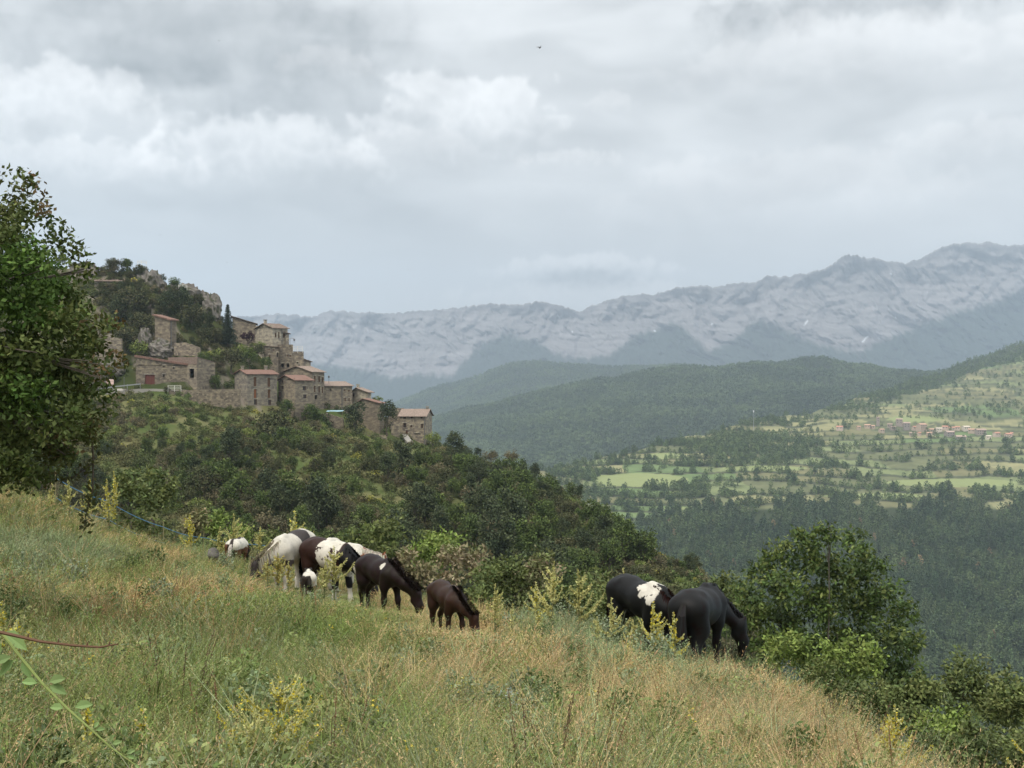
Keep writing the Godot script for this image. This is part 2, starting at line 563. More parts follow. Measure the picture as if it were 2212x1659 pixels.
func valley_color(u: float, t: float, p: Vector3) -> Color:
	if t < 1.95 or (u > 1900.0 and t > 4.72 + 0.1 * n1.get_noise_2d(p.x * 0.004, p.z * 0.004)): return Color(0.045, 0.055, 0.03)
	var s := fields_at(p)
	var id := floorf(s)
	var col := floorf(p.x * 0.011 + n1.get_noise_2d(id * 3.7, 5.0) * 3.0)
	var h := absf(fmod(sin(id * 12.9898 + col * 78.233) * 43758.5453, 1.0))
	var c := Color(0.178, 0.205, 0.097)
	if h < 0.3: c = Color(0.135, 0.145, 0.075)
	elif h < 0.5: c = Color(0.24, 0.232, 0.12)
	elif h < 0.62: c = Color(0.135, 0.185, 0.08)
	elif h < 0.8: c = Color(0.17, 0.165, 0.085)
	# fields one can tell apart: [u, v, half width, half height]
	var v := CV - p.y / -p.z * F
	for q in [[1390, 1037, 105, 15], [1480, 1105, 60, 10], [2060, 1043, 150, 9], [1650, 1012, 90, 6], [1440, 985, 50, 7], [1640, 880, 60, 6], [1980, 905, 60, 7], [1880, 1072, 110, 7]]:
		if pow((u - q[0]) / q[2], 2) + pow((v - q[1]) / q[3], 2) + 0.5 * n1.get_noise_2d(p.x * 0.01, p.z * 0.01) < 1.0:
			return Color(0.225, 0.255, 0.115)
	var edge := s - id
	if edge < 0.28: c = Color(0.085, 0.095, 0.055)
	var k := n1.get_noise_2d(p.x * 0.03, p.z * 0.03)
	return Color(c.r * (1 + k * 0.35), c.g * (1 + k * 0.3), c.b * (1 + k * 0.3))

func make_ridges() -> void:
	ridge = sheet([
		[500, [1900, 0, -420], [2500, 1040], [3000, 1000], [3500, 965], [3900, 0, -260], [4500, 0, -420]],
		[860, [1900, 0, -420], [2500, 1035], [3000, 972], [3500, 925], [3900, 0, -200], [4500, 0, -380]],
		[1000, [1900, 0, -420], [2500, 1030], [3000, 945], [3550, 888], [3950, 0, -160], [4500, 0, -360]],
		[1100, [1900, 0, -420], [2500, 1025], [3000, 930], [3600, 864], [4000, 0, -130], [4600, 0, -350]],
		[1300, [1900, 0, -420], [2500, 1010], [3000, 895], [3600, 820], [4000, 0, -90], [4600, 0, -320]],
		[1500, [1900, 0, -420], [2500, 1000], [3000, 880], [3650, 793], [4050, 0, -60], [4700, 0, -300]],
		[1640, [1900, 0, -420], [2500, 990], [3000, 870], [3650, 780], [4050, 0, -50], [4700, 0, -300]],
		[1750, [1900, 0, -420], [2500, 985], [3000, 865], [3650, 781], [4050, 0, -50], [4700, 0, -300]],
		[1900, [1900, 0, -420], [2500, 985], [3000, 870], [3700, 796], [4100, 0, -60], [4800, 0, -300]],
		[2020, [1900, 0, -420], [2500, 985], [3000, 875], [3700, 804], [4100, 0, -80], [4800, 0, -300]],
		[2400, [1900, 0, -420], [2500, 985], [3000, 885], [3700, 812], [4100, 0, -90], [4800, 0, -300]],
	], 22.0, 0.0028)
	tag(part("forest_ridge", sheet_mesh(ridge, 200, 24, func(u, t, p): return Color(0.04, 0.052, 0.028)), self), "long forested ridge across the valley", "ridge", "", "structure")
	ridge_left = sheet([
		[400, [4000, 1010], [4700, 985], [5400, 960], [5900, 0, -420], [6600, 0, -520]],
		[820, [4000, 990], [4700, 930], [5400, 884], [5900, 0, -250], [6600, 0, -420]],
		[900, [4000, 985], [4700, 910], [5400, 858], [5900, 0, -200], [6600, 0, -420]],
		[1000, [4000, 980], [4700, 885], [5400, 820], [5900, 0, -120], [6600, 0, -400]],
		[1100, [4000, 970], [4700, 865], [5400, 793], [5900, 0, -60], [6600, 0, -350]],
		[1170, [4000, 960], [4700, 860], [5400, 786], [5900, 0, -50], [6600, 0, -350]],
		[1300, [4000, 950], [4700, 860], [5450, 790], [5900, 0, -60], [6600, 0, -350]],
		[1400, [4000, 950], [4700, 860], [5450, 797], [5900, 0, -70], [6600, 0, -350]],
		[1470, [4000, 950], [4700, 860], [5600, 788], [6000, 0, -70], [6600, 0, -350]],
		[1600, [4000, 950], [4700, 870], [5600, 800], [6000, 0, -80], [6600, 0, -350]],
		[1900, [4000, 960], [4700, 900], [5600, 850], [6000, 0, -150], [6600, 0, -350]],
	], 24.0, 0.0022)
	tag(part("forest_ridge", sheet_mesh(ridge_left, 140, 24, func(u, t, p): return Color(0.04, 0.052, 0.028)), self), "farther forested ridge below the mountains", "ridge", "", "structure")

# ---- the mountain range
const CREST := [[-700, 260], [-200, 250], [80, 243], [140, 236], [230, 246], [280, 228], [380, 231], [470, 235], [540, 228], [630, 220], [740, 208], [820, 212], [860, 201], [920, 212], [975, 231], [1040, 203], [1110, 183], [1180, 183], [1240, 163], [1330, 157], [1345, 165], [1400, 152], [1460, 150], [1500, 130], [1540, 135], [1610, 123], [1660, 110], [1700, 84], [1725, 70], [1780, 80], [1880, 97], [1940, 75], [1985, 50], [2010, 42], [2050, 40], [2110, 37], [2170, 47], [2212, 42], [2500, 60], [2900, 40]]
const TREES := [[-700, 330], [80, 345], [300, 385], [500, 410], [620, 410], [690, 335], [760, 292], [850, 305], [900, 345], [1000, 365], [1060, 345], [1150, 290], [1250, 262], [1300, 305], [1340, 340], [1420, 295], [1480, 260], [1540, 285], [1620, 312], [1700, 335], [1760, 350], [1830, 305], [1900, 278], [2000, 243], [2100, 208], [2212, 172], [2500, 150], [2900, 140]]

const SNOW := [[1741, 697, 2.0, 6.5, 0.6], [1868, 733, 2.4, 6.5, 1.0], [1935, 686, 1.8, 2.6, 0.0], [1924, 592, 2.4, 1.4, 0.0], [1237, 717, 1.6, 1.6, 0.0], [1414, 715, 2.0, 1.6, 0.3], [1538, 700, 1.7, 1.7, 0.0]]

func make_mountain() -> void:
	var cols := 1100
	var rows := 210
	var g := Geo.new()
	for j in rows:
		var t := j / float(rows - 1)
		for i in cols:
			var u := lerpf(60.0, 2620.0, i / float(cols - 1))
			var cx := (u - 493.7) * 1.2875
			var vc := 493.7 + lerp_table(CREST, cx) / 1.2875
			var vt := 493.7 + lerp_table(TREES, cx) / 1.2875
			var dc := 8700.0 - 500.0 * smoothstep(1200.0, 2212.0, u)
			var yc := (CV - vc) / F * dc
			var yb := -330.0
			var d := 0.0
			var y := 0.0
			if t <= 0.86:
				var q := t / 0.86
				var db := 6300.0
				# gentle foot, then scree, then wall
				var rise := 0.42 * q + 0.58 * q * q
				y = lerpf(yb, yc, rise)
				d = lerpf(db, dc, 1.0 - pow(1.0 - q, 1.35))
				var x0 := (u - CU) / F * d
				var w := smoothstep(0.25, 0.6, q) * (1.0 - smoothstep(0.93, 1.0, q))
				var gul := n3.get_noise_2d(x0 * 0.0016 + 0.4 * n1.get_noise_2d(x0 * 0.001, y * 0.002 + 5.0), y * 0.0012 + 3.0)
				var gul2 := n3.get_noise_2d(x0 * 0.0062 + 0.5 * n1.get_noise_2d(x0 * 0.002, y * 0.004), y * 0.0034 + 9.0)
				d += w * (gul * 130.0 + gul2 * 42.0 + 14.0 * n1.get_noise_2d(x0 * 0.02, y * 0.012))
				# beds of the wall: steps
				var bed := y * 0.013 + 2.2 * n1.get_noise_2d(x0 * 0.0012, y * 0.0014) + x0 * 0.0009
				d += w * 20.0 * (absf(bed - floorf(bed) - 0.5) * 2.0 - 0.5) * (0.5 + n1.get_noise_2d(x0 * 0.004, y * 0.003))
				y += w * 5.0 * n1.get_noise_2d(x0 * 0.01, y * 0.01)
				y += smoothstep(0.93, 1.0, q) * (16.0 * n1.get_noise_2d((u - CU) * 0.05, 1.0) + 9.0 * n1.get_noise_2d((u - CU) * 0.16, 4.0))
			else:
				var q := (t - 0.86) / 0.14
				d = dc + 1400.0 * q
				y = yc - 700.0 * q * q + (16.0 * n1.get_noise_2d((u - CU) * 0.05, 1.0) + 9.0 * n1.get_noise_2d((u - CU) * 0.16, 4.0)) * (1.0 - q)
			var x := (u - CU) / F * d
			g.v.push_back(Vector3(x, y, -d))
			var v := CV - y / d * F
			var nb := n1.get_noise_2d(x * 0.0022, y * 0.004)
			var nf := n1.get_noise_2d(x * 0.012, y * 0.02)
			var bedc := sin(y * 0.11 + 5.0 * n1.get_noise_2d(x * 0.0012, y * 0.001) + x * 0.0035)
			var nv := n1.get_noise_2d(x * 0.026, y * 0.005)
			var k := 1.0 + 0.10 * nb + 0.10 * nf + 0.46 * n1.get_noise_2d(11.0 + x * 0.0008, (y + 70.0 * n1.get_noise_2d(x * 0.0012, 3.0) + x * 0.03) * 0.034) + 0.06 * nv + 0.16 * n1.get_noise_2d(x * 0.045, y * 0.05) + 0.05 * bedc
			var c := Color(0.20 * k, 0.187 * k, 0.185 * k)
			var ledge := smoothstep(0.25, 0.5, n1.get_noise_2d(x * 0.003 + 40.0, y * 0.016))
			c = c.lerp(Color(0.13, 0.125, 0.105), ledge * 0.3)
			var forest := smoothstep(-8.0, 9.0, v - vt + 12.0 * n1.get_noise_2d(x * 0.003, y * 0.0015) + 9.0 * nv + 5.0 * nf)
			c = c.lerp(Color(0.03, 0.042, 0.03), forest)
			for sn in SNOW:
				var du: float = u - sn[0] + (v - sn[1]) * sn[4]
				if absf(du) < sn[2] * 1.6 and pow(du / sn[2], 2) + pow((v - sn[1]) / sn[3], 2) + nf * 0.8 < 1.0: c = Color(0.62, 0.64, 0.67)
			g.c.push_back(c)
	for j in rows - 1:
		for i in cols - 1:
			var a := j * cols + i
			for q in [a, a + cols, a + 1, a + 1, a + cols, a + cols + 1]: g.ix.push_back(q)
	normals(g)
	tag(part("mountain_range", g.mesh(M.ground), self), "grey limestone mountain wall closing the valley", "mountains", "", "structure")

# ---- stone houses
# one wall plane with real openings: origin o, direction a (length w), normal n, from y0 to y1; holes are [a0, y0, a1, y1]
func wall_plane(g: Geo, o: Vector3, a: Vector3, nrm: Vector3, w: float, y0: float, y1: float, holes: Array) -> void:
	var xs := [0.0, w]
	var ys := [y0, y1]
	for h in holes:
		xs.append_array([h[0], h[2]])
		ys.append_array([h[1], h[3]])
	xs.sort()
	ys.sort()
	for j in ys.size() - 1:
		for i in xs.size() - 1:
			if xs[i + 1] - xs[i] < 1e-4 or ys[j + 1] - ys[j] < 1e-4: continue
			var cx: float = (xs[i] + xs[i + 1]) * 0.5
			var cy: float = (ys[j] + ys[j + 1]) * 0.5
			var open := false
			for h in holes:
				if cx > h[0] and cx < h[2] and cy > h[1] and cy < h[3]: open = true
			if open: continue
			face(g, o + a * xs[i] + Vector3(0, ys[j], 0), o + a * xs[i + 1] + Vector3(0, ys[j], 0), o + a * xs[i + 1] + Vector3(0, ys[j + 1], 0), o + a * xs[i] + Vector3(0, ys[j + 1], 0), nrm)
	for h in holes:
		var q := [o + a * h[0] + Vector3(0, h[1], 0), o + a * h[2] + Vector3(0, h[1], 0), o + a * h[2] + Vector3(0, h[3], 0), o + a * h[0] + Vector3(0, h[3], 0)]
		for k in 4:
			var p: Vector3 = q[k]
			var r: Vector3 = q[(k + 1) % 4]
			g.quad(p, r, r - nrm * 0.3, p - nrm * 0.3)

func face(g: Geo, a: Vector3, b: Vector3, c: Vector3, d: Vector3, nrm: Vector3) -> void:
	if (c - a).cross(b - a).dot(nrm) > 0: g.quad(a, b, c, d)
	else: g.quad(a, d, c, b)

# s: uc corner u, d distance, vb base v, ve eave v, pl/pr widths in pixels of the left and right walls, th turn in degrees, roof kind, rise in pixels, k place of the ridge
func house(s: Dictionary) -> Node3D:
	var d: float = s.d
	var m := d / F
	var th := deg_to_rad(s.th)
	var w: float = s.pr * m / cos(th)
	var l: float = s.get("len", s.pl * m / sin(th)) if s.pl > 0 else float(s.get("len", 6.0))
	var hgt: float = (s.vb - s.ve) * m
	var rise: float = s.get("rise", 0.0) * m * 0.88
	var k: float = s.get("k", 0.5)
	var o := thing(s.get("name", "stone_house"), px(s.uc, s.vb, d), th, s.label, s.get("cat", "house"))
	var foot: float = -s.get("foot", 3.0)
	var wm: Material = M[s.get("wall", "stone")]
	var tm: Material = M[s.get("tile", "tile_red")]
	var rk: String = s.roof
	var left_holes := []
	var right_holes := []
	# windows: [wall, u, v, width px, height px, kind] measured at the middle of the opening
	for wd in s.get("win", []):
		var along: float = (wd[1] - s.uc) / s.pr * w if wd[0] == "r" else (s.uc - wd[1]) / s.pl * l
		var hw: float = wd[3] * m * 0.5 / (cos(th) if wd[0] == "r" else maxf(sin(th), 0.35))
		var y: float = (s.vb - wd[2]) * m
		var hh: float = wd[4] * m * 0.5
		var q := [along - hw, y - hh, along + hw, y + hh]
		(right_holes if wd[0] == "r" else left_holes).push_back(q)
		window(o, wd[0] == "r", q, wd[5])
	# heights of the wall tops at the four corners (front left, front right, back right, back left) and roof lines
	var g := Geo.new()
	var hy := func(x: float, z: float) -> float:
		match rk:
			"gx": return hgt + rise * (1.0 - absf(-z - l * k) / (l * (k if -z < l * k else 1.0 - k)))
			"gz": return hgt + rise * (1.0 - absf(x - w * k) / (w * (k if x < w * k else 1.0 - k)))
			"mx": return hgt + rise * (1.0 - x / w)
			"mz": return hgt + rise * (-z / l)
		return hgt
	var X := Vector3(1, 0, 0)
	var Z := Vector3(0, 0, -1)
	var low: float = hgt
	wall_plane(g, Vector3.ZERO, X, Vector3(0, 0, 1), w, foot, low, right_holes)
	wall_plane(g, Vector3.ZERO, Z, Vector3(-1, 0, 0), l, foot, low, left_holes)
	wall_plane(g, Vector3(0, 0, -l), X, Vector3(0, 0, -1), w, foot, low, [])
	wall_plane(g, Vector3(w, 0, 0), Z, Vector3(1, 0, 0), l, foot, low, [])
	# what rises above the lowest eave
	for e in [[Vector3.ZERO, X, w, Vector3(0, 0, 1)], [Vector3.ZERO, Z, l, Vector3(-1, 0, 0)], [Vector3(0, 0, -l), X, w, Vector3(0, 0, -1)], [Vector3(w, 0, 0), Z, l, Vector3(1, 0, 0)]]:
		var cuts := [0.0, e[2] * k, e[2]]
		for i in 2:
			var p: Vector3 = e[0] + e[1] * cuts[i]
			var r: Vector3 = e[0] + e[1] * cuts[i + 1]
			var hp: float = hy.call(p.x, p.z)
			var hr: float = hy.call(r.x, r.z)
			if maxf(hp, hr) > hgt + 0.01:
				face(g, p + Vector3(0, hgt, 0), r + Vector3(0, hgt, 0), r + Vector3(0, hr, 0), p + Vector3(0, hp, 0), e[3])
	part("wall", g.mesh(wm), o)
	if rk == "flat":
		var fg := Geo.new()
		fg.box(Vector3(0.02, hgt - 0.35, -l + 0.02), Vector3(w - 0.02, hgt - 0.1, -0.02))
		part("roof_slab", fg.mesh(wm), o)
	# roof slabs with overhang and thickness
	if rk != "flat":
		var ov: float = s.get("over", 0.45)
		var panes := []
		match rk:
			"gx": panes = [[-ov, w + ov, ov, -l * k], [-ov, w + ov, -l * k, -l - ov]]
			"gz": panes = [[-ov, w * k, ov, -l - ov], [w * k, w + ov, ov, -l - ov]]
			_: panes = [[-ov, w + ov, ov, -l - ov]]
		var ext := func(x: float, z: float) -> float:
			match rk:
				"gx": return hgt + rise * (1.0 - absf(-z - l * k) / (l * (k if -z < l * k else 1.0 - k)))
				"gz": return hgt + rise * (1.0 - absf(x - w * k) / (w * (k if x < w * k else 1.0 - k)))
				"mx": return hgt + rise * (1.0 - x / w)
			return hgt + rise * (-z / l)
		for pn in panes:
			var rg := Geo.new()
			var ug := Geo.new()
			var cs := [Vector3(pn[0], 0, pn[2]), Vector3(pn[1], 0, pn[2]), Vector3(pn[1], 0, pn[3]), Vector3(pn[0], 0, pn[3])]
			for i in 4: cs[i].y = ext.call(cs[i].x, cs[i].z) + 0.03
			# a slight sag and waviness, as old roofs have
			var th_ := Vector3(0, s.get("thick", 0.14), 0)
			var nx := 7
			var top := []
			for j in nx + 1:
				for i in nx + 1:
					var p: Vector3 = cs[0].lerp(cs[1], i / float(nx)).lerp(cs[3].lerp(cs[2], i / float(nx)), j / float(nx))
					p.y += 0.07 * n2.get_noise_2d(p.x * 0.5 + s.uc, p.z * 0.5)
					top.push_back(p)
			for j in nx:
				for i in nx:
					var q := j * (nx + 1) + i
					face(rg, top[q] + th_, top[q + 1] + th_, top[q + nx + 2] + th_, top[q + nx + 1] + th_, Vector3.UP)
					face(ug, top[q], top[q + 1], top[q + nx + 2], top[q + nx + 1], Vector3.DOWN)
			for i in nx:
				for e in [[i, i + 1], [nx * (nx + 1) + i, nx * (nx + 1) + i + 1], [i * (nx + 1), (i + 1) * (nx + 1)], [i * (nx + 1) + nx, (i + 1) * (nx + 1) + nx]]:
					rg.quad(top[e[0]], top[e[1]], top[e[1]] + th_, top[e[0]] + th_)
			var rp := part("roof", rg.mesh(tm), o)
			part("eave_boards", ug.mesh(M.eave), rp)
	# chimneys: [u, v top, v bottom, width px]
	for c in s.get("chim", []):
		var cg := Geo.new()
		var x: float = (c[0] - s.uc) * m / cos(th)
		var z: float = -l * c[4] if c.size() > 4 else -l * 0.5
		if x < 0: x = 0.4
		if rk == "gx": z = -l * k
		x += z * tan(th) * -0.0
		var hw: float = c[3] * m * 0.5
		var y0: float = (s.vb - c[2]) * m - 0.9
		var y1: float = (s.vb - c[1]) * m
		cg.box(Vector3(x - hw, y0, z - hw), Vector3(x + hw, y1 - 0.25, z + hw))
		var cp := part("chimney", cg.mesh(wm), o)
		var cc := Geo.new()
		for sx in [-1, 1]:
			for sz in [-1, 1]:
				cc.box(Vector3(x + sx * hw * 0.8 - 0.07, y1 - 0.25, z + sz * hw * 0.8 - 0.07), Vector3(x + sx * hw * 0.8 + 0.07, y1, z + sz * hw * 0.8 + 0.07))
		cc.box(Vector3(x - hw * 1.35, y1, z - hw * 1.35), Vector3(x + hw * 1.35, y1 + 0.14, z + hw * 1.35))
		part("cap", cc.mesh(M.stone_pale), cp)
	if s.has("pipe"):
		var pg := Geo.new()
		var x: float = (s.pipe - s.uc) / s.pr * w
		pg.tube([Vector3(x, foot, 0.1), Vector3(x, hgt, 0.1)], [0.09, 0.09], 6)
		part("drainpipe", pg.mesh(M.metal), o)
	return o

func window(o: Node3D, on_right: bool, q: Array, kind: String) -> void:
	var a := Vector3(1, 0, 0) if on_right else Vector3(0, 0, -1)
	var nrm := Vector3(0, 0, 1) if on_right else Vector3(-1, 0, 0)
	var put := func(g: Geo, a0: float, y0: float, a1: float, y1: float, n0: float, n9: float):
		var p := a * a0 + Vector3(0, y0, 0) + nrm * n0
		var r := a * a1 + Vector3(0, y1, 0) + nrm * n9
		g.box(Vector3(minf(p.x, r.x), minf(p.y, r.y), minf(p.z, r.z)), Vector3(maxf(p.x, r.x), maxf(p.y, r.y), maxf(p.z, r.z)))
	var g := Geo.new()
	put.call(g, q[0], q[1], q[2], q[3], -0.26, -0.22)
	var mt := {"shutter": "wood", "door": "wood_red", "orange": "wood_orange", "glass": "glass"}
	if kind == "open":
		# an empty opening into the hollow house, with a stone over it
		var lo := Geo.new()
		put.call(lo, q[0] - 0.2, q[3], q[2] + 0.2, q[3] + 0.22, -0.05, 0.03)
		part("lintel", lo.mesh(M.stone_pale), o)
		return
	var w := part("door" if kind == "door" else "window", g.mesh(M[mt[kind]]), o)
	var f := Geo.new()
	var t := 0.09
	put.call(f, q[0], q[1], q[0] + t, q[3], -0.21, -0.12)
	put.call(f, q[2] - t, q[1], q[2], q[3], -0.21, -0.12)
	put.call(f, q[0] + t, q[3] - t, q[2] - t, q[3], -0.21, -0.12)
	put.call(f, (q[0] + q[2]) * 0.5 - t * 0.4, q[1], (q[0] + q[2]) * 0.5 + t * 0.4, q[3] - t, -0.21, -0.14)
	part("frame", f.mesh(M.wood), w)
	var l := Geo.new()
	put.call(l, q[0] - 0.2, q[3], q[2] + 0.2, q[3] + 0.22, -0.05, 0.03)
	part("lintel", l.mesh(M.stone_pale), w)
	if kind != "door":
		var sl := Geo.new()
		put.call(sl, q[0] - 0.12, q[1] - 0.1, q[2] + 0.12, q[1], -0.05, 0.1)
		part("sill", sl.mesh(M.stone_pale), w)

func make_village() -> void:
	house({"uc": 534.3, "d": 304.0, "vb": 885.0, "ve": 808.0, "pl": 39.0, "pr": 56.0, "th": 38, "roof": "gx", "rise": 10.0, "k": 0.5, "tile": "tile_red", "wall": "stone_grey", "foot": 4.0, "label": "tall stone house with bright red roof and six brown shuttered windows", "chim": [[500, 791, 803, 5], [581, 790, 806, 5]],
		"win": [["r", 548.5, 824.5, 5.0, 20.5, "shutter"], ["r", 574.5, 825.5, 5.0, 20.0, "shutter"], ["r", 549, 850, 5.0, 20, "orange"], ["r", 575, 850.5, 5.0, 19, "shutter"], ["r", 549.5, 868.5, 5.5, 12, "glass"], ["r", 576, 869.5, 5.5, 12, "glass"]]})
	house({"uc": 637.4, "d": 306.0, "vb": 892.0, "ve": 821.5, "pl": 47.0, "pr": 33.0, "th": 40, "roof": "gx", "rise": 12.0, "k": 0.55, "tile": "tile_red", "wall": "stone", "foot": 5.0, "label": "low gabled stone house with orange red roof in front of a taller one",
		"win": [["l", 601.5, 822.5, 6.0, 9, "glass"], ["l", 601.8, 837.5, 6.0, 8, "glass"], ["l", 594, 851.5, 5.5, 8.5, "orange"], ["r", 655, 838.5, 6.0, 9, "glass"], ["r", 656, 856.5, 6.0, 9, "glass"]]})
	house({"uc": 674.2, "d": 318.0, "vb": 880.0, "ve": 803.5, "pl": 75.0, "pr": 22.0, "th": 52, "roof": "gx", "rise": 14.0, "k": 0.5, "tile": "tile_pink", "wall": "stone", "foot": 6.0, "label": "tall gabled stone house with three columns of narrow balcony doors", "chim": [[628, 786, 797, 6]],
		"win": [["r", 679, 818, 2.6, 13, "shutter"], ["r", 679, 840, 2.6, 14, "shutter"], ["r", 687, 819, 2.6, 13, "shutter"], ["r", 687, 841, 2.6, 14, "shutter"], ["r", 693, 820, 2.2, 12, "shutter"], ["r", 693, 842, 2.2, 14, "shutter"], ["r", 681, 858, 4.0, 9, "open"]]})
	house({"uc": 589.3, "d": 330.0, "vb": 750.0, "ve": 708.5, "pl": 49.0, "pr": 27.5, "th": 42, "roof": "gx", "rise": 12.0, "k": 0.5, "tile": "tile_old", "wall": "stone_pale", "foot": 6.0, "label": "gabled stone house with a tall chimney at the top of the stepped walls", "chim": [[551, 690, 702, 5], [585, 697, 704, 3], [606, 703, 710, 2.2]], "pipe": 606.0,
		"win": [["l", 564.5, 704.5, 3.5, 5.5, "open"], ["r", 594.5, 723.5, 2.5, 10, "glass"], ["r", 600.5, 723, 2.5, 13, "glass"], ["r", 610, 724, 3.5, 10, "glass"]]})
	house({"uc": 502.0, "d": 338.0, "vb": 730.0, "ve": 699.0, "pl": 0.0, "pr": 49.0, "len": 9.0, "th": 12, "roof": "mx", "rise": 17.0, "tile": "tile_old", "wall": "stone", "foot": 7.0, "label": "stone barn with a roof falling to the right behind the spruce"})
	house({"uc": 617.0, "d": 332.0, "vb": 752.0, "ve": 720.5, "pl": 0.0, "pr": 7.0, "len": 4.0, "th": 12, "roof": "mx", "rise": 2.0, "tile": "tile_old", "wall": "stone_grey", "foot": 6.0, "label": "narrow stone annex against the side of the chimney house"})
	house({"uc": 571.5, "d": 322.0, "vb": 800.0, "ve": 750.0, "pl": 0.0, "pr": 28.5, "len": 6.0, "th": 14, "roof": "mx", "rise": 2.5, "over": 0.3, "tile": "tile_old", "wall": "stone_dark", "foot": 6.0, "label": "dark stone house front with small windows under a shallow lean-to roof",
		"win": [["r", 581, 755, 2.2, 4.5, "glass"], ["r", 590, 756, 2.4, 4.5, "glass"], ["r", 582, 770, 3.0, 9, "shutter"], ["r", 598, 766, 2.4, 10, "open"]]})
	house({"uc": 600.2, "d": 325.0, "vb": 808.0, "ve": 744.0, "pl": 0.0, "pr": 31.5, "len": 8.0, "th": 10, "roof": "flat", "wall": "stone_dark", "foot": 6.0, "label": "tall flat-topped stone wall block with two arched openings at its foot",
		"win": [["r", 620, 768, 2.4, 5, "glass"], ["r", 626.6, 768.5, 2.4, 5, "glass"], ["r", 610, 789, 5.5, 8.5, "open"], ["r", 621.5, 789, 5, 8.5, "open"]]})
	house({"uc": 631.8, "d": 326.0, "vb": 808.0, "ve": 759.0, "pl": 0.0, "pr": 23.5, "len": 8.0, "th": 10, "roof": "flat", "wall": "stone", "foot": 6.0, "label": "stone terrace block with a white railing on top",
		"win": [["r", 642, 784, 3.0, 5, "open"]]})
	house({"uc": 655.4, "d": 327.0, "vb": 806.0, "ve": 781.0, "pl": 0.0, "pr": 15.0, "len": 6.0, "th": 18, "roof": "mx", "rise": 6.0, "tile": "tile_old", "wall": "stone_grey", "foot": 6.0, "label": "small stone shed with roof sloping right below the railing terrace"})
	house({"uc": 697.5, "d": 322.0, "vb": 890.0, "ve": 834.0, "pl": 0.0, "pr": 60.0, "len": 8.0, "th": 24, "roof": "mz", "rise": 10.0, "tile": "tile_pink", "wall": "stone", "foot": 6.0, "label": "long stone house with pink tiled roof and a drainpipe down its front", "pipe": 736.0, "chim": [[748, 832, 838, 4.5, 0.5]],
		"win": [["r", 713, 842, 2.5, 5, "open"], ["r", 742, 843, 2.4, 5, "glass"], ["r", 750.5, 844, 2.4, 5, "glass"], ["r", 743, 863, 2.4, 8, "glass"], ["r", 751, 864, 2.4, 8, "glass"]]})
	house({"uc": 794.8, "d": 326.0, "vb": 885.0, "ve": 847.0, "pl": 37.5, "pr": 6.0, "th": 60, "roof": "gx", "rise": 10.0, "k": 0.66, "tile": "tile_pink", "wall": "stone_pale", "foot": 6.0, "over": 0.7, "label": "small gabled stone house with a tall square chimney on its roof", "chim": [[796, 831, 846, 4.5]],
		"win": [["l", 760.5, 853, 5, 7.5, "glass"]]})
	house({"uc": 820.0, "d": 314.0, "vb": 935.0, "ve": 871.0, "pl": 54.0, "pr": 9.0, "th": 52, "roof": "gx", "rise": 10.0, "k": 0.7, "tile": "tile_red", "wall": "stone_dark", "foot": 6.0, "label": "windowless stone barn with red roof behind a round tree"})
	house({"uc": 863.2, "d": 318.0, "vb": 952.0, "ve": 898.5, "pl": 0.0, "pr": 57.0, "len": 7.0, "th": -10, "roof": "gx", "rise": 15.5, "k": 0.5, "tile": "tile_pink", "wall": "stone", "foot": 5.0, "label": "stone house at the end of the village with a broad pale tiled roof", "chim": [[917, 879, 886, 4.5]], "pipe": 918.0,
		"win": [["r", 874, 902.5, 6.5, 5, "glass"], ["r", 889.5, 902, 4.5, 4.5, "glass"], ["r", 911, 902, 5.0, 4.5, "glass"], ["r", 874.5, 918.5, 7, 10, "glass"], ["r", 888.8, 920.5, 4, 5.5, "glass"], ["r", 912.5, 919.5, 5, 9.5, "glass"], ["r", 879, 933, 4, 8, "door"], ["r", 902, 937, 13, 3, "open"]]})
	house({"uc": 838.5, "d": 321.0, "vb": 945.0, "ve": 882.5, "pl": 0.0, "pr": 25.0, "len": 6.0, "th": -6, "roof": "flat", "wall": "stone", "foot": 5.0, "label": "flat-topped stone extension left of the pale roofed end house"})
	# the upper left part of the village
	house({"uc": 293.5, "d": 303.0, "vb": 838.0, "ve": 790.5, "pl": 0.0, "pr": 111.5, "len": 7.0, "th": 8, "roof": "mx", "rise": 21.0, "tile": "tile_red", "wall": "stone_dark", "foot": 4.0, "over": 0.3, "thick": 0.55, "label": "stone barn with dark red double door and a red roof falling to the right",
		"win": [["r", 322.5, 821.5, 20.5, 25, "door"], ["r", 351.5, 790.5, 4, 5, "open"], ["r", 351.5, 811, 3.5, 6, "open"], ["r", 372, 795, 3, 4, "open"]]})
	house({"uc": 425.6, "d": 302.5, "vb": 850.0, "ve": 783.0, "pl": 79.0, "pr": 29.0, "th": 55, "roof": "gz", "rise": 12.0, "k": 0.02, "tile": "tile_old", "wall": "stone", "foot": 4.0, "over": 0.05, "label": "roofless looking stone house wall behind the red roofed barn",
		"win": [["l", 411.5, 806, 12, 20, "open"]]})
	house({"uc": 367.5, "d": 315.0, "vb": 765.0, "ve": 692.0, "pl": 39.0, "pr": 9.0, "th": 62, "roof": "mz", "rise": 12.0, "tile": "tile_red", "wall": "stone_dark", "foot": 6.0, "thick": 0.35, "label": "narrow stone tower house with red roof on the crag", "pipe": 368.5})
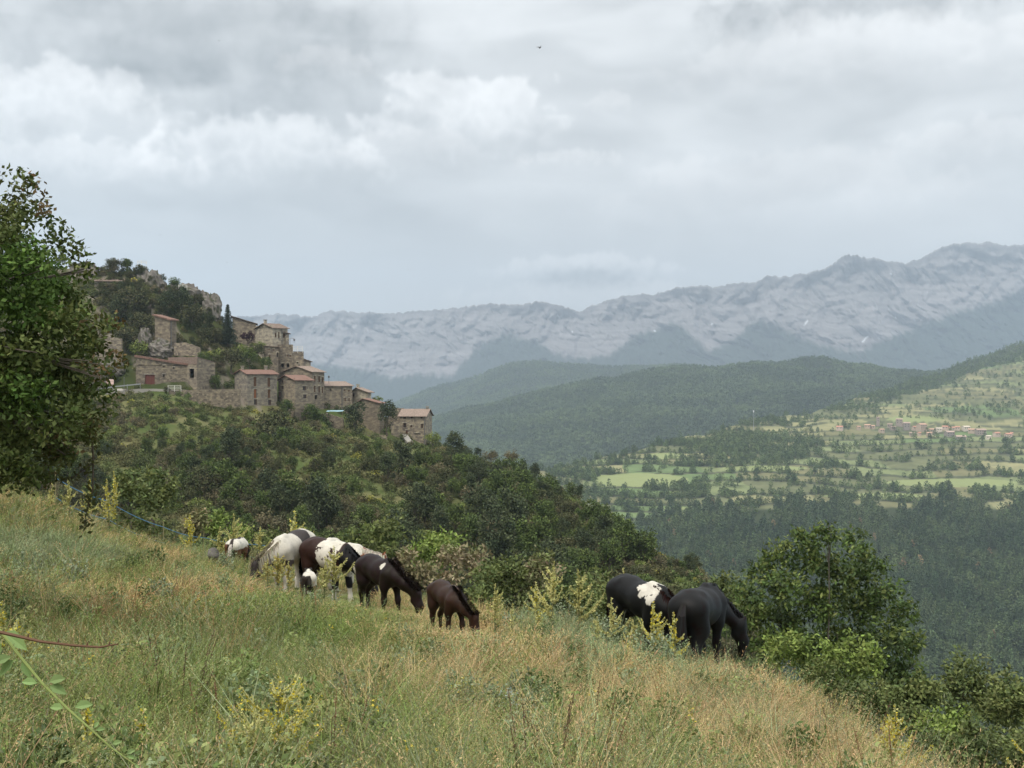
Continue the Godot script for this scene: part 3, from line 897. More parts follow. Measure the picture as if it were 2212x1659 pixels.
	house({"uc": 150.0, "d": 345.0, "vb": 612.0, "ve": 575.0, "pl": 0.0, "pr": 53.0, "len": 7.0, "th": 10, "roof": "gz", "rise": 12.0, "k": 0.72, "tile": "tile_old", "wall": "stone_grey", "foot": 7.0, "label": "stone house with dark loggia openings on top of the hill",
		"win": [["r", 190, 575.5, 6, 11, "open"], ["r", 176, 575, 7, 9, "open"], ["r", 195, 595, 8, 9, "open"]]})
	house({"uc": 204.0, "d": 342.0, "vb": 640.0, "ve": 607.5, "pl": 0.0, "pr": 58.0, "len": 6.0, "th": 6, "roof": "mz", "rise": 11.0, "tile": "tile_old", "wall": "stone_grey", "foot": 7.0, "label": "low stone house with weathered tile roof below the hilltop"})
	# ruined walls and retaining walls
	stone_wall([[206, 733, 795], [232, 728, 800], [262, 732, 810]], 308.0, 0.9, "stone", "tall ruined stone wall above the road")
	stone_wall([[361, 845, 868], [420, 843, 872], [518, 841, 885]], 299.0, 0.8, "stone_dark", "long retaining wall below the red roofed barn")
	stone_wall([[376, 742, 768], [400, 740, 768], [432, 752, 770]], 313.0, 0.7, "stone", "stepped garden wall beside the tower house")
	stone_wall([[779, 941, 960], [810, 942, 962], [836, 940, 962]], 309.0, 0.7, "stone", "retaining wall under the fenced garden terrace")
	stone_wall([[690, 895, 945], [704, 893, 950], [742, 905, 952]], 308.0, 0.8, "stone_dark", "ruined stone wall under the pale blue awning")
	stone_wall([[515, 747, 752], [545, 748, 754], [571, 749, 758]], 325.0, 0.6, "stone_pale", "low garden wall below the purple tree")
	stone_wall([[640, 905, 925], [660, 900, 935], [684, 905, 940]], 307.0, 0.8, "stone", "broken stone wall half hidden by trees")
	stone_wall([[845, 915, 965], [854, 912, 965], [864, 915, 958]], 315.0, 0.8, "stone", "stone buttress beside the steep concrete path")
	# road and path
	ribbon("village_road", [[190, 854, 297], [240, 848, 298], [300, 842, 299.5], [330, 842, 300.5], [410, 845, 299.5]], 3.2, M.concrete, "pale village road in front of the barn", "road")
	ribbon("village_road", [[240, 846, 299], [268, 832, 307], [290, 806, 318]], 3.0, M.concrete, "ramp of the village road climbing behind the barn", "road")
	ribbon("concrete_path", [[868, 940, 316.5], [874, 950, 313], [884, 960, 309], [892, 968, 306], [884, 975, 303]], 1.5, M.concrete, "steep concrete path winding up to the end house", "path")
	# railings, lamps, sign
	railing([[213, 846], [245, 841], [275, 838], [303, 835]], 296.5, 0.9, "galvanised crash barrier along the village road", M.galv, true)
	railing([[363, 841], [377, 841], [391, 841]], 298.6, 1.0, "pale metal railing on the terrace beside the barn", M.white, false)
	railing([[633, 758], [643, 758], [654, 758]], 325.5, 1.3, "pale metal railing on the stone terrace block", M.white, false)
	railing([[297, 569], [306, 569], [317, 570]], 347.0, 0.8, "thin metal railing on the hilltop lookout", M.white, false)
	railing([[386, 622], [395, 622], [404, 623]], 345.0, 1.0, "thin metal railing beside the crag", M.white, false)
	lamp(px(626.5, 746, 328), 1.9, true)
	lamp(px(710.5, 838, 326), 2.6, false)
	var sg := thing("road_sign", px(237.6, 846, 301), 0.15, "pale pink rectangular board on a post beside the road", "sign")
	var g := Geo.new()
	g.box(Vector3(-0.9, 1.8, -0.04), Vector3(0.9, 3.1, 0.04))
	part("board", g.mesh(M.sign), sg)
	for sx in [-0.6, 0.6]:
		var g2 := Geo.new()
		g2.box(Vector3(sx - 0.05, -0.5, -0.1), Vector3(sx + 0.05, 3.0, -0.045))
		part("post", g2.mesh(M.galv), sg)
	var pole := thing("utility_pole", px(268, 842, 298), 0.0, "thin dark pole standing beside the ramp", "pole")
	g = Geo.new()
	g.tube([Vector3(0, -0.5, 0), Vector3(0, 2.9, 0)], [0.08, 0.06], 6)
	part("shaft", g.mesh(M.metal), pole)
	g = Geo.new()
	g.box(Vector3(-0.12, 2.9, -0.12), Vector3(0.12, 3.1, 0.12))
	part("head", g.mesh(M.metal), pole)
	# awning
	var aw := thing("awning", px(704, 897, 311), 0.0, "pale blue tarpaulin awning among the trees", "awning")
	g = Geo.new()
	var mw := 36.0 * 311 / F
	for i in 6:
		var a := i / 6.0 * mw
		var b := (i + 1) / 6.0 * mw
		g.quad(Vector3(a, 0.95 - 0.05 * sin(i * 1.9), 0), Vector3(a, 1.25, -3), Vector3(b, 1.25, -3), Vector3(b, 0.95 - 0.05 * sin((i + 1) * 1.9), 0))
	part("canvas", g.mesh(M.tarp), aw)
	for a in [0.1, mw - 0.1]:
		g = Geo.new()
		g.tube([Vector3(a, -1.5, -0.05), Vector3(a, 0.93, -0.05)], [0.06, 0.06], 5)
		part("post", g.mesh(M.post), aw)
	# garden fence posts
	for q in [[785, 834, 8, 931, 944, 309.6, "fence posts on the garden terrace"], [704, 750, 6, 934, 950, 306.5, "dark posts below the ruined wall"]]:
		var fo := thing("post_fence", px(q[0], q[4], q[5]), 0.0, "row of thin " + q[6], "fence")
		var span: float = (q[1] - q[0]) * q[5] / F
		var hh: float = (q[4] - q[3]) * q[5] / F
		for i in q[2]:
			g = Geo.new()
			var x: float = span * i / (q[2] - 1.0)
			g.tube([Vector3(x, -0.6, 0), Vector3(x + 0.04, hh * (0.9 + 0.1 * sin(i * 2.3)), 0)], [0.07, 0.05], 5)
			part("post", g.mesh(M.post), fo)
		g = Geo.new()
		g.box(Vector3(0, hh * 0.7, -0.02), Vector3(span, hh * 0.7 + 0.05, 0.02))
		part("rail", g.mesh(M.post), fo)
	# crags
	for r in [[458, 692, 36, 52, 345.0, "big rounded grey boulder above the spruce"], [322, 655, 62, 66, 350.0, "tall grey crag on the hilltop"], [395, 668, 70, 52, 349.0, "grey rock ridge falling from the hilltop"], [347, 772, 46, 36, 315.5, "rock outcrop under the tower house"], [312, 752, 26, 40, 317.0, "leaning rock slab beside the tower house"], [200, 842, 60, 44, 302.0, "pale rock face beside the road"], [245, 812, 44, 34, 307.0, "rock outcrop under the ruined wall"], [225, 615, 26, 24, 350.0, "pale rocks beside the hilltop house"], [435, 668, 40, 36, 349.5, "weathered rock behind the hilltop trees"]]:
		crag(r)

func stone_wall(pts: Array, d: float, thick: float, material: String, label: String) -> void:
	var o := thing("stone_wall", px(pts[0][0], pts[0][2], d), 0.0, label, "wall")
	var g := Geo.new()
	var org := o.position
	var n := 16
	for i in n:
		var q := []
		for e in [i, i + 1]:
			var f: float = e / float(n) * (pts.size() - 1)
			var k := mini(int(f), pts.size() - 2)
			var u := lerpf(pts[k][0], pts[k + 1][0], f - k)
			var vt := lerpf(pts[k][1], pts[k + 1][1], f - k) - 2.5 * absf(n2.get_noise_2d(u * 0.13, d))
			var vb := lerpf(pts[k][2], pts[k + 1][2], f - k)
			q.push_back([px(u, vt, d) - org, px(u, vb, d) - org])
		var z := Vector3(0, 0, -thick)
		g.quad(q[0][1], q[0][0], q[1][0], q[1][1])
		g.quad(q[1][1] + z, q[1][0] + z, q[0][0] + z, q[0][1] + z)
		g.quad(q[0][0], q[0][0] + z, q[1][0] + z, q[1][0])
		if i == 0: g.quad(q[0][1] + z, q[0][0] + z, q[0][0], q[0][1])
		if i == n - 1: g.quad(q[1][1], q[1][0], q[1][0] + z, q[1][1] + z)
	part("masonry", g.mesh(M[material]), o)

func ribbon(called: String, pts: Array, width: float, m: Material, label: String, category: String) -> void:
	var g := Geo.new()
	var ps := []
	for p in pts: ps.push_back(px(p[0], p[1], p[2]) + Vector3(0, 0.25, 0))
	for i in ps.size() - 1:
		for k in 4:
			var a: Vector3 = ps[i].lerp(ps[i + 1], k / 4.0)
			var b: Vector3 = ps[i].lerp(ps[i + 1], (k + 1) / 4.0)
			var w := Vector3(0, 0, -width)
			if absf((b - a).z) > absf((b - a).x) * 0.6: w = Vector3(width, 0, 0)
			var dn := Vector3(0, -1.2, 0)
			g.quad(a, a + w, b + w, b)
			g.quad(a + dn, a, b, b + dn)
			g.quad(a + w, a + w + dn, b + w + dn, b + w)
	tag(part(called, g.mesh(m), self), label, category, "", "structure")

func railing(pts: Array, d: float, h: float, label: String, m: Material, band: bool) -> void:
	var org := px(pts[0][0], pts[0][1], d)
	var o := thing("railing", org, 0.0, label, "railing")
	var prev := Vector3.ZERO
	for i in pts.size():
		var p := px(pts[i][0], pts[i][1], d) - org
		var g := Geo.new()
		g.box(p + Vector3(-0.04, -0.6, -0.04), p + Vector3(0.04, h, 0.04))
		part("post", g.mesh(m), o)
		if i:
			for q in ([[h * 0.55, 0.28]] if band else [[h - 0.06, 0.06], [h * 0.5, 0.05], [h * 0.15, 0.05]]):
				g = Geo.new()
				var z := Vector3(0, 0, 0.05)
				var up := Vector3(0, q[1], 0)
				var a := prev + Vector3(0, q[0], 0)
				var b := p + Vector3(0, q[0], 0)
				g.quad(a + z, a + up + z, b + up + z, b + z)
				g.quad(b - z, b + up - z, a + up - z, a - z)
				g.quad(a + up + z, a + up - z, b + up - z, b + up + z)
				part("rail", g.mesh(m), o)
			if not band:
				for k in 7:
					g = Geo.new()
					var c := prev.lerp(p, (k + 0.5) / 7.0)
					g.box(c + Vector3(-0.015, 0.1, -0.015), c + Vector3(0.015, h - 0.06, 0.015))
					part("bar", g.mesh(m), o)
		prev = p

func lamp(at: Vector3, h: float, bracket: bool) -> void:
	var o := thing("street_lamp", at, 0.0, "street lamp with a bent arm on the terrace wall" if bracket else "street lamp with a lantern head behind the long pink roof", "lamp")
	var g := Geo.new()
	if bracket: g.tube([Vector3(0, -1.5, 0), Vector3(0, h, 0), Vector3(0.25, h + 0.05, 0), Vector3(1.1, h, 0)], [0.06, 0.06, 0.05, 0.05], 6)
	else: g.tube([Vector3(0, -3.5, 0), Vector3(0, h, 0)], [0.07, 0.05], 6)
	part("pole", g.mesh(M.metal), o)
	g = Geo.new()
	var c := Vector3(1.15, h - 0.05, 0) if bracket else Vector3(0, h + 0.75, 0)
	g.tube([c, c + Vector3(0, -0.15, 0), c + Vector3(0, -0.55, 0), c + Vector3(0, -0.75, 0)], [0.06, 0.26, 0.2, 0.03], 7)
	part("lantern", g.mesh(M.metal), o)

func crag(r: Array) -> void:
	var d: float = r[4]
	var m := d / F
	var o := thing("rock_outcrop", px(r[0], r[1], d), 0.0, r[5], "rock")
	var g := Geo.new()
	var w: float = r[2] * m * 0.5
	var h: float = r[3] * m
	var nu := 34
	var nv := 20
	for j in nv + 1:
		for i in nu + 1:
			var a := PI * 2.0 * i / nu
			var b := PI * j / nv
			var q := Vector3(sin(b) * cos(a), cos(b), sin(b) * sin(a))
			var k := 1.0 + 0.30 * n1.get_noise_3dv(q * 1.5 + Vector3(r[0], 0, 0)) + 0.34 * n3.get_noise_3dv(Vector3(q.x, q.y * 0.5, q.z) * 2.3 + Vector3(0, r[0], 0))
			g.v.push_back(Vector3(q.x * w * k, h * 0.42 + q.y * h * 0.58 * k, q.z * w * 0.7 * k))
			var f := n1.get_noise_3dv(q * 5.0 + Vector3(r[0], 2, 0))
			var c := Color(0.19, 0.172, 0.15) * (1.0 + 0.6 * f)
			if n1.get_noise_3dv(q * 2.2 + Vector3(0, 0, r[0])) > 0.18: c = Color(0.08, 0.085, 0.05)
			g.c.push_back(c)
	for j in nv:
		for i in nu:
			var a := j * (nu + 1) + i
			for q in [a, a + 1, a + nu + 1, a + 1, a + nu + 2, a + nu + 1]: g.ix.push_back(q)
	part("rock", g.mesh(M.rock), o)

# ---- the village across the valley
func make_far_village() -> void:
	var spots := [[75, 305, 80, 0, 1], [305, 295, 45, 1, 0], [400, 282, 70, 1, 0], [470, 285, 45, 1, 0], [525, 250, 34, 2, 2], [575, 332, 60, 1, 0], [660, 270, 60, 2, 0], [705, 300, 60, 2, 0], [770, 255, 80, 2, 3], [835, 262, 60, 2, 0], [860, 300, 80, 3, 3], [915, 372, 60, 2, 0], [1010, 365, 36, 0, 0], [1055, 318, 110, 1, 3], [1160, 335, 80, 1, 0], [1235, 322, 70, 4, 0], [1300, 300, 70, 0, 0], [1385, 312, 70, 0, 0], [1445, 303, 60, 0, 0], [1560, 308, 90, 4, 0], [1605, 337, 80, 1, 0], [1725, 352, 120, 2, 0], [1370, 375, 110, 3, 0], [1490, 412, 120, 3, 4], [1810, 405, 60, 4, 4], [1915, 378, 80, 0, 0], [2045, 390, 80, 0, 0], [2075, 365, 34, 0, 0], [960, 300, 60, 0, 0], [1120, 372, 60, 1, 0]]
	var walls := [Color(0.52, 0.42, 0.35), Color(0.45, 0.36, 0.28), Color(0.33, 0.28, 0.24), Color(0.28, 0.25, 0.22), Color(0.62, 0.55, 0.46)]
	var roofs := [Color(0.50, 0.25, 0.18), Color(0.50, 0.32, 0.23), Color(0.38, 0.28, 0.22), Color(0.42, 0.32, 0.26), Color(0.60, 0.52, 0.42)]
	var names := ["pale plastered house with red roof", "tan stone house with pinkish roof", "grey brown stone house with dull roof", "dark fronted stone house with brown roof", "pale house with whitish roof"]
	var gm := mat(0.9)
	for i in spots.size():
		var s: Array = spots[i]
		var u: float = 1799.0 + s[0] / 5.362
		var v: float = 866.7 + (s[1] + 38) / 5.362
		var t := valley.t_of_v(u, v, 2.0, 5.0)
		var p := valley.at(u, t)
		var wd: float = s[2] / 5.362 / F * -p.z * 0.9
		var kind: int = s[3]
		var o := thing("far_house", p, rng.randf_range(-0.5, 0.5), names[kind] + " in the village across the valley", "house", "houses of the village across the valley")
		var h := wd * 0.25 + 3.4
		if s[4] == 2: h = 13.0
		if s[4] == 3: h = 10.5
		if s[4] == 4: h = 4.5
		var l := clampf(wd * 0.7, 5.0, 9.0)
		var r := minf(wd, l) * 0.2
		var c: Color = walls[kind]
		var g := Geo.new()
		g.box(Vector3(-wd / 2, -5, -l), Vector3(wd / 2, h, 0), c)
		g.tri(Vector3(-wd / 2, h, 0), Vector3(-wd / 2, h + r, -l / 2), Vector3(-wd / 2, h, -l), c)
		g.tri(Vector3(wd / 2, h, -l), Vector3(wd / 2, h + r, -l / 2), Vector3(wd / 2, h, 0), c)
		part("wall", g.mesh(gm), o)
		g = Geo.new()
		var e := 0.4
		var rc: Color = roofs[kind]
		for sgn in [0, 1]:
			var z0 := e if sgn == 0 else -l - e
			var a := Vector3(-wd / 2 - e, h - 0.05, z0)
			var b := Vector3(wd / 2 + e, h - 0.05, z0)
			var up := Vector3(0, 0.25, 0)
			var c1 := Vector3(wd / 2 + e, h + r + 0.05, -l / 2)
			var d1 := Vector3(-wd / 2 - e, h + r + 0.05, -l / 2)
			face(g, a + up, b + up, c1 + up, d1 + up, Vector3.UP)
			g.quad(a, a + up, b + up, b)
		for q in range(g.c.size()): g.c[q] = rc
		part("roof", g.mesh(gm), o)
		var nw := clampi(int(wd / 3.2), 1, 4)
		for st in (2 if h > 6 else 1):
			for q in nw:
				g = Geo.new()
				var x := -wd / 2 + wd * (q + 0.5) / nw
				var y := h - 2.2 - st * 3.0
				g.box(Vector3(x - 0.5, y, -0.15), Vector3(x + 0.5, y + 1.4, 0.03), Color(0.06, 0.055, 0.05))
				part("window", g.mesh(gm), o)
	# a thin mast above the fields
	var mp := valley.at(1628.0, 4.6)
	var mo := thing("mast", mp, 0.0, "thin pale mast standing among the valley trees", "mast")
	var mg := Geo.new()
	mg.tube([Vector3(0, -2, 0), Vector3(0, 26, 0)], [0.35, 0.2], 5, Color(0.4, 0.4, 0.42))
	part("pole", mg.mesh(gm), mo)
	mg = Geo.new()
	mg.tube([Vector3(0, 26, 0), Vector3(0, 29, 0)], [0.9, 0.9], 6, Color(0.7, 0.7, 0.72))
	part("antenna", mg.mesh(gm), mo)

# ---- trees
# leaf-sized faces gathered in clumps through the crown's volume
func crown(g: Geo, rad: Vector3, cy: float, clumps: int, per: int, cr: float, leaf: float, cols: Array, vary := 0.25, lump := 0.3) -> void:
	var off := Vector3(rng.randf() * 50, rng.randf() * 50, rng.randf() * 50)
	for i in clumps:
		var q := rdir()
		if q.y < -0.35 and rng.randf() < 0.6: q.y = -q.y
		var k := pow(rng.randf(), 0.33) * (1.0 + lump * n1.get_noise_3dv(q * 1.3 + off) * 1.6)
		var c := Vector3(q.x * rad.x, cy + q.y * rad.y, q.z * rad.z) * Vector3(k, 1, k)
		c.y = cy + q.y * rad.y * k
		var base := tone(cols[rng.randi() % cols.size()], vary * 0.7)
		for j in per:
			var p := c + rdir() * cr * pow(rng.randf(), 0.5)
			var dir := (rdir() + q * 0.5 + Vector3(0, 0.15, 0)).normalized()
			var nor := (rdir() + Vector3(0, 0.9, 0)).normalized()
			g.leaf(p, dir, nor, leaf * rng.randf_range(0.7, 1.3), leaf * rng.randf_range(0.5, 0.8), tone(base, vary))

func trunk(g: Geo, h: float, r: float, limbs: int, reach: Vector3, col: Color) -> Array:
	var ends := []
	var pts := [Vector3(0, -0.8, 0)]
	var rad := [r * 1.35]
	for i in range(1, 5):
		pts.push_back(Vector3(rng.randf_range(-1, 1) * r * 0.8, h * i / 4.0, rng.randf_range(-1, 1) * r * 0.8))
		rad.push_back(r * (1.0 - 0.17 * i))
	g.tube(pts, rad, 7, col)
	for i in limbs:
		var a := TAU * (i + rng.randf() * 0.6) / limbs
		var s: Vector3 = pts[2 + i % 3]
		var e := Vector3(cos(a) * reach.x, h + reach.y * rng.randf_range(0.1, 1.0), sin(a) * reach.z) * Vector3(rng.randf_range(0.6, 1.0), 1, rng.randf_range(0.6, 1.0))
		var m := s.lerp(e, 0.5) + Vector3(0, reach.y * 0.12, 0) + rdir() * reach.x * 0.08
		g.tube([s, m, e], [r * 0.5, r * 0.32, r * 0.1], 5, col)
		ends.push_back(m)
		ends.push_back(e)
	return ends

const BARK := Color(0.10, 0.085, 0.065)
var kinds := {}

func tree_kind(called: String, label: String, category: String, group: String, rad: Vector3, cy: float, clumps: int, per: int, cr: float, leaf: float, cols: Array, h: float, r: float) -> void:
	var set_ := []
	for i in 3:
		var o := Node3D.new()
		o.name = called
		tag(o, label, category, group)
		var g := Geo.new()
		trunk(g, h, r, 5, Vector3(rad.x * 0.7, rad.y * 0.8, rad.z * 0.7), BARK)
		part("trunk", g.mesh(M.bark), o)
		g = Geo.new()
		crown(g, rad * Vector3(rng.randf_range(0.88, 1.12), rng.randf_range(0.9, 1.1), rng.randf_range(0.88, 1.12)), cy, clumps, per, cr, leaf, cols)
		part("crown", g.mesh(M.far_leaf), o)
		set_.push_back(o)
	kinds[called] = set_

func plant(called: String, at: Vector3, sc: float, label := "", tall := 1.0) -> Node3D:
	var k: Array = kinds[called]
	return copy(k[rng.randi() % k.size()], at, rng.randf() * TAU, Vector3(sc, sc * tall, sc), label)

func make_hill_trees() -> void:
	tree_kind("holm_oak", "dark round evergreen oak growing on the slope below the village", "tree", "dark oaks on the slope", Vector3(2.1, 2.0, 2.1), 2.5, 46, 34, 0.72, 0.34, [Color(0.060, 0.069, 0.030), Color(0.078, 0.085, 0.039), Color(0.105, 0.101, 0.049)], 2.0, 0.18)
	tree_kind("broadleaf_tree", "mid green bushy tree growing on the slope below the village", "tree", "green trees on the slope", Vector3(1.9, 2.4, 1.9), 3.2, 46, 34, 0.75, 0.36, [Color(0.080, 0.112, 0.033), Color(0.104, 0.139, 0.039), Color(0.068, 0.095, 0.033)], 2.6, 0.16)
	tree_kind("green_bush", "bright green low bush growing on the slope below the village", "bush", "bright bushes on the slope", Vector3(1.7, 1.1, 1.7), 0.95, 30, 30, 0.62, 0.28, [Color(0.162, 0.204, 0.053), Color(0.198, 0.230, 0.067), Color(0.123, 0.162, 0.044)], 0.7, 0.08)
	tree_kind("grey_bush", "greyish brown dense bush growing on the slope below the village", "bush", "greyish bushes on the slope", Vector3(2.0, 1.5, 2.0), 1.4, 40, 32, 0.62, 0.30, [Color(0.142, 0.128, 0.072), Color(0.113, 0.109, 0.062), Color(0.174, 0.150, 0.083)], 1.0, 0.12)
	tree_kind("dark_tree", "tall dark green tree standing above the bushes of the slope", "tree", "tall dark trees on the slope", Vector3(1.8, 3.2, 1.8), 4.2, 54, 34, 0.8, 0.36, [Color(0.049, 0.066, 0.036), Color(0.063, 0.079, 0.039), Color(0.078, 0.094, 0.044)], 3.2, 0.2)
	# trees one can point to: [kind, u, v of the foot, distance, height px, label]
	for q in [["broadleaf_tree", 692, 945, 306.5, 62, "dark leafy tree in front of the long pink roofed house"], ["broadleaf_tree", 672, 925, 305.5, 52, "leafy tree at the foot of the gabled stone houses"], ["dark_tree", 767, 950, 306.5, 80, "round headed dark tree in front of the windowless barn"],
			["dark_tree", 836, 935, 309, 68, "pointed dark tree between the barn and the end house"], ["broadleaf_tree", 620, 905, 303.5, 42, "small leafy tree below the orange red roof"], ["green_bush", 815, 868, 330, 12, "bright green bush on the terrace beside the chimney house"],
			["holm_oak", 595, 975, 262, 85, "tall dark clump of trees in the middle of the slope"], ["holm_oak", 565, 1000, 255, 85, "broad dark tree beside the tall clump in the middle of the slope"], ["dark_tree", 610, 1000, 250, 75, "slim dark tree leaning out of the middle of the slope"],
			["green_bush", 757, 968, 300, 30, "rounded green bush below the garden terrace"], ["green_bush", 935, 958, 312, 22, "small dark bush at the corner of the end house"], ["holm_oak", 1000, 985, 300, 24, "small round bush on the skyline beyond the village"], ["grey_bush", 1060, 1000, 290, 24, "dark bush on the skyline with a twin beside it"], ["grey_bush", 1105, 1003, 285, 26, "broad dark bush on the skyline of the spur"],
			["broadleaf_tree", 275, 588, 349, 32, "broadleaf tree on the very top of the hill"], ["holm_oak", 240, 592, 348, 34, "round tree beside the rocks of the hilltop"], ["holm_oak", 300, 600, 347, 28, "dense bush under the hilltop railing"], ["broadleaf_tree", 375, 625, 347, 34, "leafy tree on the edge of the crag"], ["dark_tree", 395, 690, 341, 66, "tall dark tree against the crag"], ["dark_tree", 360, 690, 340, 62, "dark tree growing over the tower house"], ["holm_oak", 425, 640, 346, 28, "wind bent bush on the rock ridge"],
			["holm_oak", 415, 710, 337, 52, "broad oak between crag and garden"], ["holm_oak", 290, 680, 338, 60, "broad oak below the hilltop house"], ["dark_tree", 255, 700, 334, 62, "dark tree left of the tower house"], ["holm_oak", 310, 725, 331, 50, "dense oak beside the leaning slab"], ["holm_oak", 270, 760, 325, 50, "oak above the ruined wall"], ["broadleaf_tree", 440, 800, 313, 40, "green tree beside the roofless house"], ["green_bush", 300, 770, 320, 30, "green bush above the red roofed barn"],
			["holm_oak", 465, 745, 330, 38, "dark bush in the terraced garden"], ["broadleaf_tree", 540, 800, 316, 46, "green tree in the garden above the red roof"], ["holm_oak", 500, 800, 314, 48, "dark tree behind the red roofed house"], ["broadleaf_tree", 575, 805, 314, 34, "leafy tree between garden and dark house front"], ["green_bush", 470, 780, 318, 24, "green bush on the garden terrace"], ["green_bush", 520, 765, 322, 20, "clipped green hedge bush by the garden wall"], ["holm_oak", 555, 775, 321, 32, "dark bush hugging the garden wall"],
			["green_bush", 560, 752, 324, 14, "small bush at the foot of the chimney house"], ["holm_oak", 230, 830, 304, 36, "grey green bush beside the road sign"], ["holm_oak", 360, 850, 297.5, 16, "dark bush on the bank under the barn"], ["broadleaf_tree", 465, 845, 300, 34, "bush between the roofless house and the red roofed house"]]:
		var k: Array = kinds[q[0]]
		var full := {"holm_oak": 4.7, "broadleaf_tree": 5.8, "green_bush": 2.2, "grey_bush": 3.0, "dark_tree": 7.6}
		var foot := px(q[1], q[2], q[3])
		if q[1] < 480: foot = hill.at(q[1], hill.t_of_v(q[1], q[2], 4.0, 6.0))
		var sc: float = q[4] * -foot.z / F / full[q[0]]
		copy(k[rng.randi() % 3], foot, rng.randf() * TAU, Vector3(sc * 1.1, sc, sc * 1.1), q[5])
	conifer(px(492, 752, 331), 95.0 * 331 / F)
	var pt := thing("purple_tree", px(536, 750, 327), 0.3, "dark purple leaved tree beside the chimney house", "tree")
	var g := Geo.new()
	trunk(g, 1.5, 0.15, 5, Vector3(1.2, 1.5, 1.2), BARK)
	part("trunk", g.mesh(M.bark), pt)
	g = Geo.new()
	crown(g, Vector3(1.8, 1.6, 1.6), 2.6, 34, 34, 0.6, 0.3, [Color(0.032, 0.014, 0.022), Color(0.042, 0.02, 0.03)])
	part("crown", g.mesh(M.far_leaf), pt)
	# the rest of the slope
	var taken := {}
	var all := []
	var tries := 0
	while tries < 30000:
		tries += 1
		var t := rng.randf_range(0.9, 6.25)
		var u := rng.randf_range(-250, 1780)
		var p := hill.at(u, t)
		var d := -p.z
		if rng.randf() > d / 330.0: continue
		var k := n1.get_noise_2d(p.x * 0.03 + 20.0, p.z * 0.03)
		var v := CV - p.y / d * F
		var dens := 0.34 + k * 1.6
		if u > 220 and u < 940:
			if v < 965 and v > 840 and t < 5.1: dens = 0.10 + k * 0.8
			elif t >= 5.02: dens = 1.0 if u < 480 and v < 825 else 0.0
		if t > 4.85 and t < 5.25 and u < 960: dens = 0.0
		if u > 700 and u < 945 and v < 1035: dens *= 0.25
		if u > 825 and u < 935 and v < 1010: dens = 0.0
		if u > 1150: dens += 0.25
		if (u > 312 and u < 392 and v > 690 and v < 830) or (u > 280 and u < 470 and v > 765) and v < 870 or (u > 195 and u < 275 and v > 728 and v < 860): dens = 0.0
		if rng.randf() > dens: continue
		var s := rng.randf_range(0.4, 0.8) if rng.randf() < 0.65 else rng.randf_range(0.75, 1.2)
		var key := Vector2i(int(p.x / 1.9), int(d / 1.9))
		var ok := true
		for a in [-1, 0, 1]:
			for b in [-1, 0, 1]:
				var o = taken.get(key + Vector2i(a, b))
				if o != null and Vector2(p.x - o.x, p.z - o.z).length() < 2.7 * s: ok = false
		if not ok: continue
		taken[key] = p
		var r := rng.randf() + k * 0.5
		var kind := "green_bush" if r < 0.16 else "grey_bush" if r < 0.38 else "broadleaf_tree" if r < 0.66 else "holm_oak" if r < 0.93 else "dark_tree"
		if v < 965 and u > 220 and u < 940 and t < 5.1: kind = "green_bush" if rng.randf() < 0.6 else "grey_bush"
		if v < 1020: s *= 0.75
		if u > 930 and t > 4.6: s *= 0.6
		if v < 830: kind = "holm_oak" if r < 0.6 else "dark_tree" if r < 0.85 else "grey_bush"
		all.push_back([d / s, kind, p, s])
	all.sort_custom(func(a, b): return a[0] < b[0])
	var rest := {}
	var n_own := {}
	for q in all:
		n_own[q[1]] = n_own.get(q[1], 0) + 1
		var own: bool = n_own[q[1]] < 110
		if own:
			var tree := plant(q[1], q[2], q[3])
			slope_label(tree, q[1], q[2], q[3])
		else:
			var i := rng.randi() % 3
			var id := "%s/%d" % [q[1], i]
			if not rest.has(id): rest[id] = [[], []]
			rest[id][0].push_back(Transform3D(Basis(Vector3.UP, rng.randf() * TAU).scaled(Vector3.ONE * q[3]), q[2]))
			rest[id][1].push_back(tone(Color.WHITE, 0.15))
	for id in rest:
		var k: Array = kinds[id.get_slice("/", 0)]
		var cr: MeshInstance3D = k[int(id.get_slice("/", 1))].get_node("crown")
		multi("slope_thicket", cr.mesh, rest[id][0], rest[id][1], "distant thicket of %s foliage on the village slope" % ["dark", "mixed", "green"][int(id.get_slice("/", 1))], "thicket")
	print("hill trees ", all.size())
	# low ground cover
	g = Geo.new()
	crown(g, Vector3(0.75, 0.32, 0.75), 0.25, 16, 14, 0.3, 0.2, [Color(0.9, 0.9, 0.9), Color(1.1, 1.1, 1.1)])
	var xf := []
	var co := []
	for i in 11000:
		var t := rng.randf_range(1.5, 6.2)
		var u := rng.randf_range(-200, 1750)
		var p := hill.at(u, t)
		if rng.randf() > -p.z / 330.0: continue
		var v := CV - p.y / -p.z * F
		if t > 4.9 and u > 200 and u < 940 and (v > 825 or u > 480) and rng.randf() < 0.75: continue
		var k := n1.get_noise_2d(p.x * 0.05 + 9.0, p.z * 0.05)
		var c := Color(0.088, 0.115, 0.038).lerp(Color(0.16, 0.145, 0.065), clampf(0.4 + k * 1.6, 0, 1))
		if rng.randf() < 0.02: c = Color(0.35, 0.33, 0.07)
		xf.push_back(Transform3D(Basis(Vector3.UP, rng.randf() * TAU).scaled(Vector3.ONE * rng.randf_range(0.7, 2.0)), p))
		co.push_back(tone(c, 0.3))
	multi("slope_undergrowth", g.mesh(M.far_leaf), xf, co, "low grass and undergrowth covering the village slope", "undergrowth")

